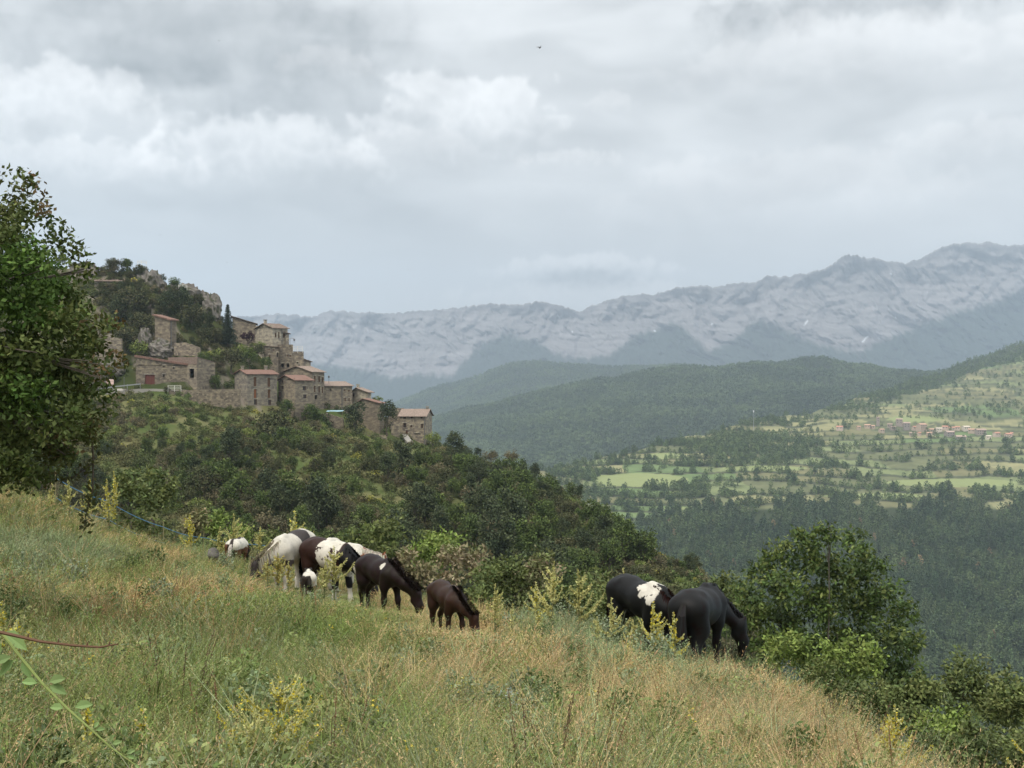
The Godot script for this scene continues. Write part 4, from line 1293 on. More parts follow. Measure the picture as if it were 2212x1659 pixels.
# says which look-alikes a tree of the slope belongs to: its kind, its size and what it stands by
func slope_label(o: Node3D, kind: String, p: Vector3, s: float) -> void:
	var u := CU + p.x / -p.z * F
	var v := CV - p.y / -p.z * F
	var where := "just below the village houses"
	if v < 840: where = "among the rocks of the village hill"
	elif u > 1380: where = "near the low end of the spur"
	elif u > 1100: where = "on the spur falling towards the valley"
	elif v > 1180: where = "at the foot of the slope behind the horses"
	elif v > 1080: where = "low on the slope below the village"
	elif v > 1000: where = "half way down the slope below the village"
	var look: String = {"holm_oak": "dark round evergreen oak", "broadleaf_tree": "mid green bushy tree", "green_bush": "bright green low bush", "grey_bush": "greyish dense bush", "dark_tree": "slender dark green tree"}[kind]
	var size := "small " if s < 0.85 else "big " if s > 1.3 else ""
	tag(o, size + look + " " + where, "", (size + look + "s " + where).replace("bushs", "bushes"))

func conifer(at: Vector3, h: float) -> void:
	var o := thing("spruce_tree", at, 0.0, "tall dark spruce standing above the terraced garden", "tree")
	var g := Geo.new()
	g.tube([Vector3(0, -1, 0), Vector3(0, h * 0.5, 0), Vector3(0, h, 0)], [h * 0.022, h * 0.013, 0.03], 7, BARK)
	part("trunk", g.mesh(M.bark), o)
	g = Geo.new()
	var y := h * 0.14
	while y < h * 0.99:
		var r := (h - y) * 0.30 + 0.15
		var nb := 9
		for i in nb:
			var a := TAU * (i + rng.randf()) / nb
			var out := Vector3(cos(a), 0, sin(a))
			var rr := r * rng.randf_range(0.6, 1.15)
			var steps := maxi(3, int(rr / 0.16))
			for k in steps:
				var f := (k + 0.5) / steps
				var p := Vector3(0, y, 0) + out * rr * f + Vector3(0, -0.25 * rr * f + 0.12 * rr * f * f, 0)
				for q in 4:
					var dir := (out * 0.6 + rdir() * 0.9 + Vector3(0, -0.25, 0)).normalized()
					g.leaf(p + rdir() * 0.08, dir, (rdir() + Vector3.UP).normalized(), 0.34, 0.15, tone(Color(0.05, 0.068, 0.045), 0.3))
		y += 0.36
	part("crown", g.mesh(M.far_leaf), o)

# ---- woods and hedges of the valley
func far_tree(h: float, r: float, n: int, leaf: float, pointed: float) -> ArrayMesh:
	var g := Geo.new()
	for i in n:
		var f := rng.randf()
		var y := h * lerpf(0.18, 1.0, f)
		var prof := lerpf(sin(clampf(f * 0.9 + 0.12, 0, 1) * PI), 1.0 - f * 0.92, pointed)
		var a := rng.randf() * TAU
		var p := Vector3(cos(a), 0, sin(a)) * r * prof * sqrt(rng.randf()) + Vector3(0, y, 0)
		var k := rng.randf_range(0.75, 1.3)
		g.leaf(p, (rdir() + Vector3(cos(a), 0.5, sin(a)) * 0.8).normalized(), (rdir() + Vector3.UP * 0.7).normalized(), leaf * rng.randf_range(0.7, 1.3), leaf * 0.75, Color(k, k, k))
	return g.mesh(M.far_leaf)

func make_valley_trees() -> void:
	var pine := [far_tree(12, 2.3, 110, 1.35, 0.75), far_tree(12, 2.7, 110, 1.35, 0.45), far_tree(10, 3.0, 110, 1.4, 0.15)]
	var xs := [[], [], []]
	var cs := [[], [], []]
	# the pine wood below the fields
	for i in 26000:
		var u := rng.randf_range(1150, 2500)
		var t := rng.randf_range(0.15, 2.28)
		var p := valley.at(u, t)
		if rng.randf() > -p.z / 1350.0: continue
		var edge := 2.0 + 0.30 * n1.get_noise_2d(u * 0.006, 2.0) + 0.16 * n1.get_noise_2d(u * 0.03, 7.0)
		var low_left := smoothstep(1420.0, 1300.0, u)
		if t > edge - 0.10 * low_left: continue
		var k := rng.randi() % 3
		var c := Color(0.061, 0.094, 0.046).lerp(Color(0.119, 0.160, 0.066), clampf(0.4 + n1.get_noise_2d(p.x * 0.012, p.z * 0.012) * 1.2 + rng.randf_range(-0.3, 0.3), 0, 1))
		if rng.randf() < 0.006: c = Color(0.250, 0.182, 0.098)
		var s := rng.randf_range(0.65, 1.15)
		xs[k].push_back(Transform3D(Basis(Vector3.UP, rng.randf() * TAU).scaled(Vector3(s, s * rng.randf_range(0.85, 1.2), s)), p - Vector3(0, 1, 0)))
		cs[k].push_back(tone(c, 0.25))
	for k in 3: multi("pine_wood", pine[k], xs[k], cs[k], "dense dark pine wood on the slope below the terraced fields", "woodland")
	# hedges and copses between the fields
	var bush := [far_tree(7, 3.0, 90, 1.3, 0.0), far_tree(9, 2.6, 90, 1.3, 0.35)]
	var hedge := []
	for i in 60000:
		var u := rng.randf_range(1150, 2450)
		var t := rng.randf_range(1.9, 5.02)
		var p := valley.at(u, t)
		var f := fields_at(p)
		var e := f - floorf(f)
		var k := n1.get_noise_2d(p.x * 0.008 + 70.0, p.z * 0.008)
		var dens := 0.008
		if e < 0.22: dens = 0.75 + k * 1.2
		if k > 0.28: dens = maxf(dens, 0.2)
		var v := CV - p.y / -p.z * F
		# named woods: left of the far village, around it, and the top of the right-hand hill
		if pow((u - 1640) / 130.0, 2) + pow((v - 972) / 34.0, 2) < 1.0 + k: dens = 0.75
		if pow((u - 2140) / 110.0, 2) + pow((v - 893) / 22.0, 2) < 1.0 + k: dens = 0.7
		if pow((u - 1840) / 70.0, 2) + pow((v - 875) / 20.0, 2) < 1.0 + k: dens = 0.6
		if t > 4.6 and u > 1880: dens = maxf(dens, smoothstep(4.6, 4.75, t) * 1.9)
		for fq in [[1390, 1037, 105, 15], [1480, 1105, 60, 10], [2060, 1043, 150, 9], [1650, 1012, 90, 6]]:
			if pow((u - fq[0]) / fq[2], 2) + pow((v - fq[1]) / fq[3], 2) < 1.0: dens = 0.0
		if rng.randf() > dens * 0.45: continue
		if u > 1860 and u < 2200 and v > 905 and v < 946 and rng.randf() < 0.85: continue
		hedge.push_back([p, k])
	print("valley trees ", hedge.size())
	tree_kind("valley_tree", "round dark green tree among the terraced fields across the valley", "tree", "trees among the valley fields", Vector3(3.2, 3.6, 3.2), 4.6, 26, 12, 1.3, 1.2, [Color(0.070, 0.107, 0.046), Color(0.096, 0.141, 0.056)], 3.0, 0.3)
	var hx := [[], []]
	var hc := [[], []]
	for i in hedge.size():
		var p: Vector3 = hedge[i][0]
		if i < 220:
			var sz := rng.randf_range(0.6, 1.25)
			var vt := plant("valley_tree", p, sz, "", rng.randf_range(0.85, 1.2))
			var vu := CU + p.x / -p.z * F
			var vv := CV - p.y / -p.z * F
			var by := "among the terraced fields below the far village"
			if vv > 1040: by = "along the upper edge of the pine wood"
			elif vu < 1500: by = "around the pale field at the end of the plateau"
			elif vu > 1840 and vv < 905: by = "on the hill rising above the far village"
			elif vu > 1840 and vv < 960: by = "close around the houses of the far village"
			elif vv < 960: by = "beside the copse and mast on the plateau"
			var tl := ("small " if sz < 0.8 else "big " if sz > 1.05 else "") + "round dark green tree "
			tag(vt, tl + by, "", tl.replace("tree", "trees") + by)
			continue
		var k := rng.randi() % 2
		var s := rng.randf_range(0.5, 1.2)
		hx[k].push_back(Transform3D(Basis(Vector3.UP, rng.randf() * TAU).scaled(Vector3(s, s * rng.randf_range(0.8, 1.25), s)), p - Vector3(0, 0.8, 0)))
		hc[k].push_back(tone(Color(0.077, 0.117, 0.050).lerp(Color(0.154, 0.204, 0.073), rng.randf()), 0.2))
	for k in 2: multi("hedgerow", bush[k], hx[k], hc[k], "hedgerows and copses between the terraced fields", "hedgerow")
	# the forested ridges
	var tiny := [far_tree(12, 3.4, 26, 3.4, 0.4), far_tree(10, 4.0, 26, 3.6, 0.1)]
	for s in [[ridge, 500.0, 2400.0, 0.9, 3.35, 62000], [ridge_left, 700.0, 1750.0, 0.0, 2.25, 34000]]:
		var rx := [[], []]
		var rc := [[], []]
		for i in s[5]:
			var u := rng.randf_range(s[1], s[2])
			var t := rng.randf_range(s[3], s[4])
			var p: Vector3 = s[0].at(u, t)
			var k := rng.randi() % 2
			var q := n1.get_noise_2d(p.x * 0.004, p.z * 0.004)
			var c := Color(0.070, 0.103, 0.046).lerp(Color(0.134, 0.182, 0.073), clampf(0.4 + q + rng.randf_range(-0.35, 0.35), 0, 1))
			var sc := rng.randf_range(0.6, 1.3)
			rx[k].push_back(Transform3D(Basis(Vector3.UP, rng.randf() * TAU).scaled(Vector3.ONE * sc), p - Vector3(0, 1, 0)))
			rc[k].push_back(c)
		for k in 2: multi("ridge_forest", tiny[k], rx[k], rc[k], "unbroken forest covering the %s ridge" % ("long" if s[0] == ridge else "farther"), "forest")

# ---- trees and shrubs close by
func near_tree(called: String, at: Vector3, label: String, category: String, clusters: Array, per: int, cr: float, leaf: float, cols: Array, th: float, tr: float, m: Material) -> void:
	# clusters: centre (local), size; each cluster hangs on a limb of its own
	var o := thing(called, at, 0.0, label, category)
	var g := Geo.new()
	var bark := Color(0.12, 0.105, 0.085)
	g.tube([Vector3(0, -1.0, 0), Vector3(tr * 0.4, th * 0.5, 0), Vector3(0, th, tr * 0.3)], [tr * 1.3, tr, tr * 0.8], 8, bark)
	for c in clusters:
		if rng.randf() < 0.9: continue
		var e: Vector3 = c[0]
		var s := Vector3(0, th * rng.randf_range(0.35, 1.0), 0)
		var m1 := s.lerp(e, 0.45) + Vector3(0, 0.12, 0) * e.length() + rdir() * 0.1
		g.tube([s, m1, e, e + (e - m1).normalized() * float(c[1]) * 0.7], [tr * 0.16, tr * 0.10, tr * 0.05, 0.005], 5, bark)
		for k in 5:
			var q := e + rdir() * float(c[1]) * 0.9
			g.tube([m1.lerp(e, 0.6), q], [tr * 0.06, 0.004], 4, bark)
	part("trunk", g.mesh(M.bark), o)
	g = Geo.new()
	for c in clusters:
		var e: Vector3 = c[0]
		var size: float = c[1]
		var pal: Array = c[2] if c.size() > 2 else cols
		var sub := maxi(3, int(per * size * size / (cr * cr) / 6.0))
		for i in sub:
			var w := rdir() * size * pow(rng.randf(), 0.4)
			w.y *= 0.75
			var base := tone(pal[rng.randi() % pal.size()], 0.2)
			for j in 22:
				var p := e + w + rdir() * cr * pow(rng.randf(), 0.5)
				var dir := (rdir() + w.normalized() * 0.5 + Vector3(0, -0.15, 0)).normalized()
				g.leaf(p, dir, (rdir() + Vector3(0, 0.9, 0)).normalized(), leaf * rng.randf_range(0.6, 1.3), leaf * rng.randf_range(0.4, 0.65), tone(base, 0.25))
	part("crown", g.mesh(m), o)

func clusters_px(at: Vector3, list: Array) -> Array:
	# [u, v, radius px, distance] -> local cluster
	var out := []
	for q in list:
		var p := px(q[0], q[1], q[3]) - at
		var c := [p, q[2] * q[3] / F]
		if q.size() > 4: c.push_back(q[4])
		out.push_back(c)
	return out

func make_near_trees() -> void:
	var olive := [Color(0.081, 0.107, 0.033), Color(0.107, 0.125, 0.040), Color(0.062, 0.088, 0.025)]
	var fresh := [Color(0.075, 0.129, 0.030), Color(0.098, 0.156, 0.036), Color(0.060, 0.103, 0.024)]
	var russet := [Color(0.151, 0.103, 0.048), Color(0.107, 0.114, 0.039), Color(0.088, 0.103, 0.035), Color(0.075, 0.098, 0.030)]
	var base := Vector3(-6.3, gy(-6.3, 11.0), -11.0)
	var list := []
	# outline of the crown in the picture, filled from the edge inwards
	for q in [[25, 450, 30, olive], [70, 475, 28, olive], [105, 525, 22, olive], [20, 500, 50, olive], [135, 560, 18, olive], [60, 560, 60, fresh], [10, 580, 70, fresh], [110, 610, 48, fresh], [155, 645, 34, olive], [60, 660, 70, fresh], [195, 680, 26, russet], [130, 700, 56, olive], [220, 715, 24, russet], [190, 745, 44, olive], [50, 750, 75, olive], [130, 790, 60, olive], [210, 800, 30, russet], [170, 845, 50, olive], [60, 850, 75, fresh], [215, 885, 24, olive], [130, 900, 60, olive], [190, 925, 36, russet], [50, 940, 70, olive], [120, 975, 46, russet], [20, 1010, 54, olive], [75, 1030, 34, russet], [-60, 480, 90, olive], [-80, 620, 110, fresh], [-90, 760, 110, olive], [-80, 900, 110, olive], [-60, 1010, 70, olive], [-200, 560, 140, olive], [-220, 800, 160, olive], [-10, 392, 22, russet], [40, 393, 15, russet], [150, 525, 13, olive], [168, 548, 11, olive], [60, 398, 9, russet], [122, 498, 11, olive], [85, 440, 12, russet], [30, 418, 13, russet], [108, 470, 11, olive], [178, 585, 10, olive], [238, 690, 10, russet], [242, 770, 10, russet], [236, 850, 9, olive], [20, 800, 70, olive], [0, 840, 80, olive], [30, 760, 60, fresh]]:
		for k in (1 if q[2] < 30 else 3):
			list.push_back([q[0] + rng.randf_range(-8, 8), q[1] + rng.randf_range(-8, 8), q[2] * 0.82, 11.0 + rng.randf_range(-0.9, 0.9) * (0.3 if q[2] < 30 else 1.0), q[3]])
	near_tree("hawthorn_tree", base, "large leafy hawthorn with reddening leaves reaching over the meadow", "tree", clusters_px(base, list), 34, 0.12, 0.06, olive, 2.6, 0.16, M.leaf)
	# hanging twigs under it
	# the ash below the brink
	var ash := [Color(0.078, 0.119, 0.035), Color(0.104, 0.148, 0.042), Color(0.148, 0.182, 0.055), Color(0.062, 0.090, 0.035)]
	var b2 := Vector3(7.0, gy(7.0, 27.0), -27.0)
	list = []
	for q in [[1790, 1150, 32], [1840, 1165, 30], [1730, 1170, 34], [1680, 1195, 38], [1870, 1200, 34], [1640, 1235, 36], [1900, 1225, 24], [1760, 1215, 60], [1830, 1240, 60], [1690, 1265, 55], [1910, 1270, 40], [1630, 1290, 36], [1770, 1300, 70], [1870, 1310, 60], [1690, 1330, 60], [1950, 1320, 36], [1920, 1370, 55], [1830, 1380, 65], [1740, 1390, 70], [1970, 1390, 38], [1660, 1390, 50], [1960, 1450, 46], [1890, 1450, 65], [1800, 1470, 70], [1985, 1500, 40], [1930, 1520, 60], [1610, 1340, 26], [1850, 1540, 70], [1560, 1300, 24], [1590, 1270, 22]]:
		list.push_back([q[0], q[1], q[2] * 0.8, 27.0 + rng.randf_range(-0.9, 0.9)])
	near_tree("ash_tree", b2, "broad leafy ash tree growing below the brink beside the black horse", "tree", clusters_px(b2, list), 42, 0.2, 0.12, ash, 3.2, 0.17, M.leaf)
	var bright := [Color(0.166, 0.227, 0.052), Color(0.209, 0.260, 0.070), Color(0.122, 0.166, 0.046)]
	var dull := [Color(0.086, 0.115, 0.042), Color(0.113, 0.139, 0.049), Color(0.157, 0.182, 0.062)]
	# shrubs: [u, v centre, radius px, distance, palette, label]
	for q in [[1700, 1400, 62, 24.0, bright, "yellow green shrub growing beside the head of the black horse"], [1830, 1420, 70, 23.0, bright, "yellow green shrub in front of the ash tree"], [1770, 1480, 60, 22.5, dull, "dark shrub at the brink under the ash tree"], [1900, 1520, 75, 21.0, dull, "dark shrub below the ash tree"], [1995, 1545, 90, 19.0, dull, "shrub between the ash tree and the yellow mullein"],
			[2130, 1490, 105, 21.0, dull, "rounded green shrub standing alone against the pine wood"], [2200, 1570, 110, 19.0, dull, "green shrub with a rounded top beside the lone shrub"], [2060, 1580, 80, 17.5, bright, "leggy bright shrub at the edge of the grass"], [2150, 1640, 110, 16.0, dull, "low dark shrub at the foot of the slope edge"], [2030, 1640, 70, 14.5, dull, "low shrub tucked under the brink"], [1620, 1330, 40, 28.0, dull, "small round shrub behind the black horse"], [1570, 1280, 42, 34.0, dull, "olive green shrub behind the two black horses"],
			[925, 1195, 55, 42.0, bright, "bright green young tree behind the dark brown horse"], [960, 1180, 40, 43.0, bright, "pale green leafy sapling on the slope below the meadow"], [1000, 1235, 70, 36.0, [Color(0.227, 0.192, 0.113), Color(0.174, 0.174, 0.086), Color(0.278, 0.227, 0.148)], "brownish flowering shrub behind the brown foal"], [900, 1225, 50, 37.0, [Color(0.227, 0.192, 0.113), Color(0.192, 0.182, 0.096)], "brownish shrub above the dark horse"], [1080, 1260, 75, 33.0, dull, "olive shrub to the right of the brown foal"], [1150, 1250, 70, 34.0, [Color(0.174, 0.174, 0.086), Color(0.244, 0.200, 0.122), Color(0.122, 0.139, 0.052)], "mixed brown and green shrub behind the mullein spikes"], [1250, 1290, 80, 31.0, dull, "dark shrub behind the tall mulleins"], [1330, 1320, 70, 29.0, dull, "dark shrub beside the white backed black horse"], [1040, 1300, 45, 29.5, dull, "thin twiggy shrub at the edge of the meadow"], [850, 1175, 60, 46.0, dull, "dark shrub behind the pinto horse"],
			[330, 1060, 62, 44.0, dull, "dark olive shrub behind the blue tape fence"], [280, 1050, 40, 42.0, dull, "olive shrub at the corner of the tape fence"], [455, 1125, 36, 54.0, bright, "light green shrub beyond the tape fence"], [520, 1160, 34, 56.0, bright, "yellowish green shrub behind the lone pony"], [420, 1130, 30, 52.0, [Color(0.227, 0.192, 0.104), Color(0.157, 0.157, 0.070)], "dry brownish shrub along the tape fence"], [585, 1175, 36, 54.0, dull, "olive shrub behind the white horse"], [650, 1170, 40, 52.0, dull, "dark shrub behind the back of the white horse"], [490, 1185, 30, 50.0, dull, "low shrub in front of the lone pony's fence"], [775, 1160, 40, 48.0, dull, "leafy shrub behind the chestnut head"]]:
		var c := px(q[0], q[1], q[3])
		var gr := gy(c.x, q[3])
		var rr: float = q[2] * q[3] / F
		if gr > c.y - rr * 0.7: gr = c.y - rr * 0.7
		var at := Vector3(c.x, gr, c.z)
		var cl := []
		var top := c - at
		for i in 10:
			var w := rdir() * rr * 0.62
			cl.push_back([top + w * Vector3(1, 0.9, 1), rr * rng.randf_range(0.34, 0.5)])
		# lower branches down to the ground
		for i in 5:
			cl.push_back([Vector3(rng.randf_range(-0.6, 0.6) * rr, top.y * rng.randf_range(0.15, 0.6), rng.randf_range(-0.6, 0.6) * rr), rr * 0.45])
		var lf := clampf(q[3] * 0.0042, 0.075, 0.2)
		near_tree("shrub", at, q[5], "shrub", cl, 22, lf * 1.7, lf, q[4], maxf(0.5, top.y * 0.6), 0.05 + rr * 0.03, M.leaf)

# ---- horses: one continuous skin from joints with radii, meshed as surface nets
func skin(bones: Array, cell: float, coat: Callable) -> ArrayMesh:
	var lo := Vector3(1e9, 1e9, 1e9)
	var hi := -lo
	for b in bones:
		for e in [0, 2]:
			var r := Vector3.ONE * (float(b[e + 1]) + 0.09)
			lo = lo.min(b[e] - r)
			hi = hi.max(b[e] + r)
	var nx := int((hi.x - lo.x) / cell) + 2
	var ny := int((hi.y - lo.y) / cell) + 2
	var nz := int((hi.z - lo.z) / cell) + 2
	var f := PackedFloat32Array()
	f.resize(nx * ny * nz)
	for b in bones:
		var a: Vector3 = b[0]
		var ab: Vector3 = b[2] - a
		var ra: float = b[1]
		var rb: float = b[3]
		var sq: float = b[4] if b.size() > 4 else 1.0
		var l2 := maxf(ab.length_squared(), 1e-8)
		var K := 30.0
		var rm := maxf(ra, rb) + 0.10
		var mn: Vector3 = (a.min(b[2]) - Vector3.ONE * rm - lo) / cell
		var mx: Vector3 = (a.max(b[2]) + Vector3.ONE * rm - lo) / cell
		for k in range(maxi(0, int(mn.z)), mini(nz, int(mx.z) + 2)):
			for j in range(maxi(0, int(mn.y)), mini(ny, int(mx.y) + 2)):
				var row := (k * ny + j) * nx
				for i in range(maxi(0, int(mn.x)), mini(nx, int(mx.x) + 2)):
					var p := lo + Vector3(i, j, k) * cell - a
					var t := clampf(p.dot(ab) / l2, 0.0, 1.0)
					var q := p - ab * t
					q.z *= sq
					var dist := q.length() - (ra + (rb - ra) * t)
					if dist < 0.11: f[row + i] += exp(-K * dist)
	# inside where the sum of exp(-K d) is above one
	var g := Geo.new()
	var id := PackedInt32Array()
	id.resize(f.size())
	id.fill(-1)
	var sx := 1
	var sy := nx
	var sz := nx * ny
	var corners := [0, sx, sy, sx + sy, sz, sx + sz, sy + sz, sx + sy + sz]
	for k in nz - 1:
		for j in ny - 1:
			var row := (k * ny + j) * nx
			for i in nx - 1:
				var a := row + i
				var s := 0
				for c in corners:
					if f[a + c] > 1.0: s += 1
				if s == 0 or s == 8: continue
				var acc := Vector3.ZERO
				var cnt := 0
				for e in [[0, 1], [2, 3], [4, 5], [6, 7], [0, 2], [1, 3], [4, 6], [5, 7], [0, 4], [1, 5], [2, 6], [3, 7]]:
					var fa := f[a + corners[e[0]]]
					var fb := f[a + corners[e[1]]]
					if (fa > 1.0) != (fb > 1.0):
						var la := log(maxf(fa, 0.02))
						var lb := log(maxf(fb, 0.02))
						var t := la / (la - lb)
						var pa := Vector3(e[0] & 1, (e[0] >> 1) & 1, e[0] >> 2)
						var pb := Vector3(e[1] & 1, (e[1] >> 1) & 1, e[1] >> 2)
						acc += pa.lerp(pb, t)
						cnt += 1
				id[a] = g.v.size()
				g.v.push_back(lo + (Vector3(i, j, k) + acc / cnt) * cell)
	for k in range(1, nz - 1):
		for j in range(1, ny - 1):
			var row := (k * ny + j) * nx
			for i in range(1, nx - 1):
				var a := row + i
				var inside := f[a] > 1.0
				for ax in [[sx, sy, sz], [sy, sz, sx], [sz, sx, sy]]:
					if inside == (f[a + ax[0]] > 1.0): continue
					var q := [id[a], id[a - ax[1]], id[a - ax[1] - ax[2]], id[a - ax[2]]]
					if q.min() < 0: continue
					if inside: q.reverse()
					for w in [0, 1, 2, 0, 2, 3]: g.ix.push_back(q[w])
	# one pass of smoothing, then normals
	for rep in 2:
		var sum := PackedVector3Array()
		sum.resize(g.v.size())
		var num := PackedInt32Array()
		num.resize(g.v.size())
		for t in range(0, g.ix.size(), 3):
			for e in 3:
				var p := g.ix[t + e]
				var q := g.ix[t + (e + 1) % 3]
				sum[p] += g.v[q]; num[p] += 1
				sum[q] += g.v[p]; num[q] += 1
		for i in g.v.size():
			if num[i]: g.v[i] = g.v[i].lerp(sum[i] / num[i], 0.4)
	normals(g)
	for p in g.v:
		var k := 1.0 + 0.22 * n1.get_noise_3dv(p * 5.0) + 0.15 * n1.get_noise_3dv(p * Vector3(14, 30, 14))
		var c: Color = coat.call(p)
		g.c.push_back(Color(c.r * k, c.g * k, c.b * k))
	return g.mesh(M.coat)

var herd := []
func horse(s: Dictionary) -> void:
	var d: float = s.d
	var x: float = (s.u - CU) / F * d
	var sc: float = s.size
	var fi := deg_to_rad(s.face)
	var o := thing(s.get("name", "horse"), Vector3(x, gy(x, d) - 0.02, -d), fi, s.label, s.get("cat", "horse"))
	o.scale = Vector3.ONE * sc
	herd.push_back(Vector2(x, d))
	var foal: float = s.get("foal", 0.0)
	var slim: float = s.get("slim", 0.97) - 0.14 * foal
	var hy: float = s.get("head", 0.10)
	var yaw: float = s.get("yaw", 0.0)
	var st: float = s.get("step", 0.08)
	var bones := []
	var b := func(a: Vector3, ra: float, c: Vector3, rc: float, sq := 1.0): bones.push_back([a, ra * slim, c, rc * slim, sq])
	# trunk: rump, barrel, chest
	b.call(Vector3(-0.58, 1.13, 0), 0.26, Vector3(-0.30, 1.12, 0), 0.27, 0.9)
	b.call(Vector3(-0.30, 1.10, 0), 0.27, Vector3(0.08, 1.04, 0), 0.315, 0.96)
	b.call(Vector3(0.08, 1.04, 0), 0.315, Vector3(0.44, 1.05, 0), 0.275, 1.08)
	b.call(Vector3(-0.50, 1.29, 0), 0.13, Vector3(-0.20, 1.25, 0), 0.11)
	b.call(Vector3(0.28, 1.33, 0), 0.075, Vector3(0.52, 1.26, 0), 0.10)
	b.call(Vector3(0.50, 0.98, 0), 0.22, Vector3(0.66, 0.98, 0), 0.17)
	for z in [-1, 1]:
		b.call(Vector3(-0.40, 1.30, 0.15 * z), 0.07, Vector3(-0.55, 1.18, 0.19 * z), 0.09)
		# hind leg
		var hs: float = st * z
		b.call(Vector3(-0.60, 1.12, 0.12 * z), 0.20, Vector3(-0.52, 0.80, 0.16 * z), 0.155)
		b.call(Vector3(-0.52, 0.84, 0.16 * z), 0.145, Vector3(-0.73 + hs, 0.50, 0.14 * z), 0.068)
		b.call(Vector3(-0.73 + hs, 0.50, 0.14 * z), 0.066, Vector3(-0.70 + hs, 0.14, 0.14 * z), 0.042)
		b.call(Vector3(-0.70 + hs, 0.14, 0.14 * z), 0.05, Vector3(-0.65 + hs, 0.03, 0.14 * z), 0.055)
		# fore leg
		var fs: float = -st * z
		b.call(Vector3(0.50, 1.05, 0.13 * z), 0.17, Vector3(0.40, 0.78, 0.16 * z), 0.115)
		b.call(Vector3(0.40, 0.78, 0.16 * z), 0.095, Vector3(0.43 + fs * 0.6, 0.45, 0.15 * z), 0.062)
		b.call(Vector3(0.43 + fs * 0.6, 0.45, 0.15 * z), 0.056, Vector3(0.43 + fs, 0.13, 0.15 * z), 0.042)
		b.call(Vector3(0.43 + fs, 0.13, 0.15 * z), 0.048, Vector3(0.48 + fs, 0.03, 0.15 * z), 0.055)
	# neck and head, lowered to graze and turned by yaw
	var tw := func(p: Vector3) -> Vector3:
		var rel := p - Vector3(0.5, 0, 0)
		return Vector3(0.5, 0, 0) + rel.rotated(Vector3.UP, deg_to_rad(yaw) * clampf(rel.x / 0.6, 0, 1))
	var nb := Vector3(0.52, 1.12, 0)
	var nm: Vector3 = tw.call(Vector3(0.86, 0.84 + hy * 0.4, 0))
	var poll: Vector3 = tw.call(Vector3(1.14, 0.56 + hy, 0))
	var face_: Vector3 = tw.call(Vector3(1.21, 0.32 + hy, 0))
	var muz: Vector3 = tw.call(Vector3(1.18, 0.10 + hy, 0))
	b.call(nb, 0.215, nm, 0.155, 1.25)
	b.call(nm, 0.155, poll, 0.10, 1.2)
	b.call(poll, 0.10, face_, 0.088)
	b.call(tw.call(Vector3(1.07, 0.44 + hy, 0)), 0.085, face_ + Vector3(-0.03, 0, 0), 0.06)
	b.call(face_, 0.085, muz, 0.062)
	for z in [-1, 1]:
		var e: Vector3 = tw.call(Vector3(1.13, 0.66 + hy, 0.055 * z))
		b.call(tw.call(Vector3(1.15, 0.60 + hy, 0.05 * z)), 0.038, e + Vector3(0.09, 0.11, 0.07 * z), 0.014)
	var cf: Callable = s.coat
	part("body", skin(bones, s.get("cell", 0.026) / sc, cf), o)
	# eyes
	var eye := SphereMesh.new()
	eye.radius = 0.019
	eye.height = 0.038
	eye.radial_segments = 8
	eye.rings = 5
	var em := mat(0.15, false, Color(0.01, 0.008, 0.006), false)
	eye.material = em
	for z in [-1, 1]:
		var ep := part("eye", eye, o)
		ep.position = tw.call(Vector3(1.19, 0.47 + hy, 0.082 * z * slim))
	# mane along the crest, and forelock
	var mc: Color = s.mane
	var g := Geo.new()
	var crest := [Vector3(0.42, 1.34, 0), Vector3(0.62, 1.27, 0), nm + Vector3(0.08, 0.155, 0) * slim, nm.lerp(poll, 0.55) + Vector3(0.075, 0.125, 0) * slim, poll + Vector3(0.05, 0.10, 0)]
	var short: float = s.get("mane_len", 0.22)
	for i in 560:
		var q := rng.randf() * (crest.size() - 1.001)
		var k := int(q)
		var p: Vector3 = crest[k].lerp(crest[k + 1], q - k) + Vector3(0, -0.02, rng.randf_range(-0.03, 0.03))
		var side := 1.0 if rng.randf() < s.get("mane_side", 0.5) else -1.0
		var l := short * rng.randf_range(0.5, 1.2)
		var upf := 0.5 if foal > 0 else 0.12
		var m1 := p + Vector3(rng.randf_range(-0.02, 0.05), l * upf, side * 0.07)
		var tip := m1 + Vector3(rng.randf_range(-0.04, 0.08), -l * (0.9 if foal == 0 else 0.1), side * rng.randf_range(0.02, 0.08))
		var w := Vector3(0.016, 0.006, 0)
		var c := tone(mc, 0.35)
		g.quad(p - w, m1 - w, m1 + w, p + w, c)
		g.tri(m1 - w, tip, m1 + w, c)
	part("mane", g.mesh(M.hair), o)
	# tail
	g = Geo.new()
	var tl: float = s.get("tail_len", 0.85)
	var tc: Color = s.get("tail", mc)
	for i in 260:
		var p := Vector3(-0.82 * (1.0 - foal * 0.05), 1.22 + rng.randf_range(-0.04, 0.03), rng.randf_range(-0.035, 0.035))
		var l := tl * rng.randf_range(0.75, 1.05)
		var a := rng.randf() * TAU
		var sp := rng.randf_range(0.0, 0.075)
		var m1 := p + Vector3(-0.10, -0.16, 0) + Vector3(cos(a), 0, sin(a)) * sp * 0.5
		var m2 := p + Vector3(-0.13, -l * 0.6, 0) + Vector3(cos(a), 0, sin(a)) * sp
		var tip := p + Vector3(-0.08, -l, 0) + Vector3(cos(a), 0, sin(a)) * sp * 0.6
		var w := Vector3(0.005, 0, 0.009)
		var c := tone(tc if s.get("tail2") == null or rng.randf() < 0.5 else s.tail2, 0.3)
		g.quad(p - w, m1 - w, m1 + w, p + w, c)
		g.quad(m1 - w, m2 - w, m2 + w, m1 + w, c)
		g.tri(m2 - w, tip, m2 + w, c)
	part("tail", g.mesh(M.hair), o)

const BLK := Color(0.0085, 0.0075, 0.0075)
const WHT := Color(0.54, 0.505, 0.43)

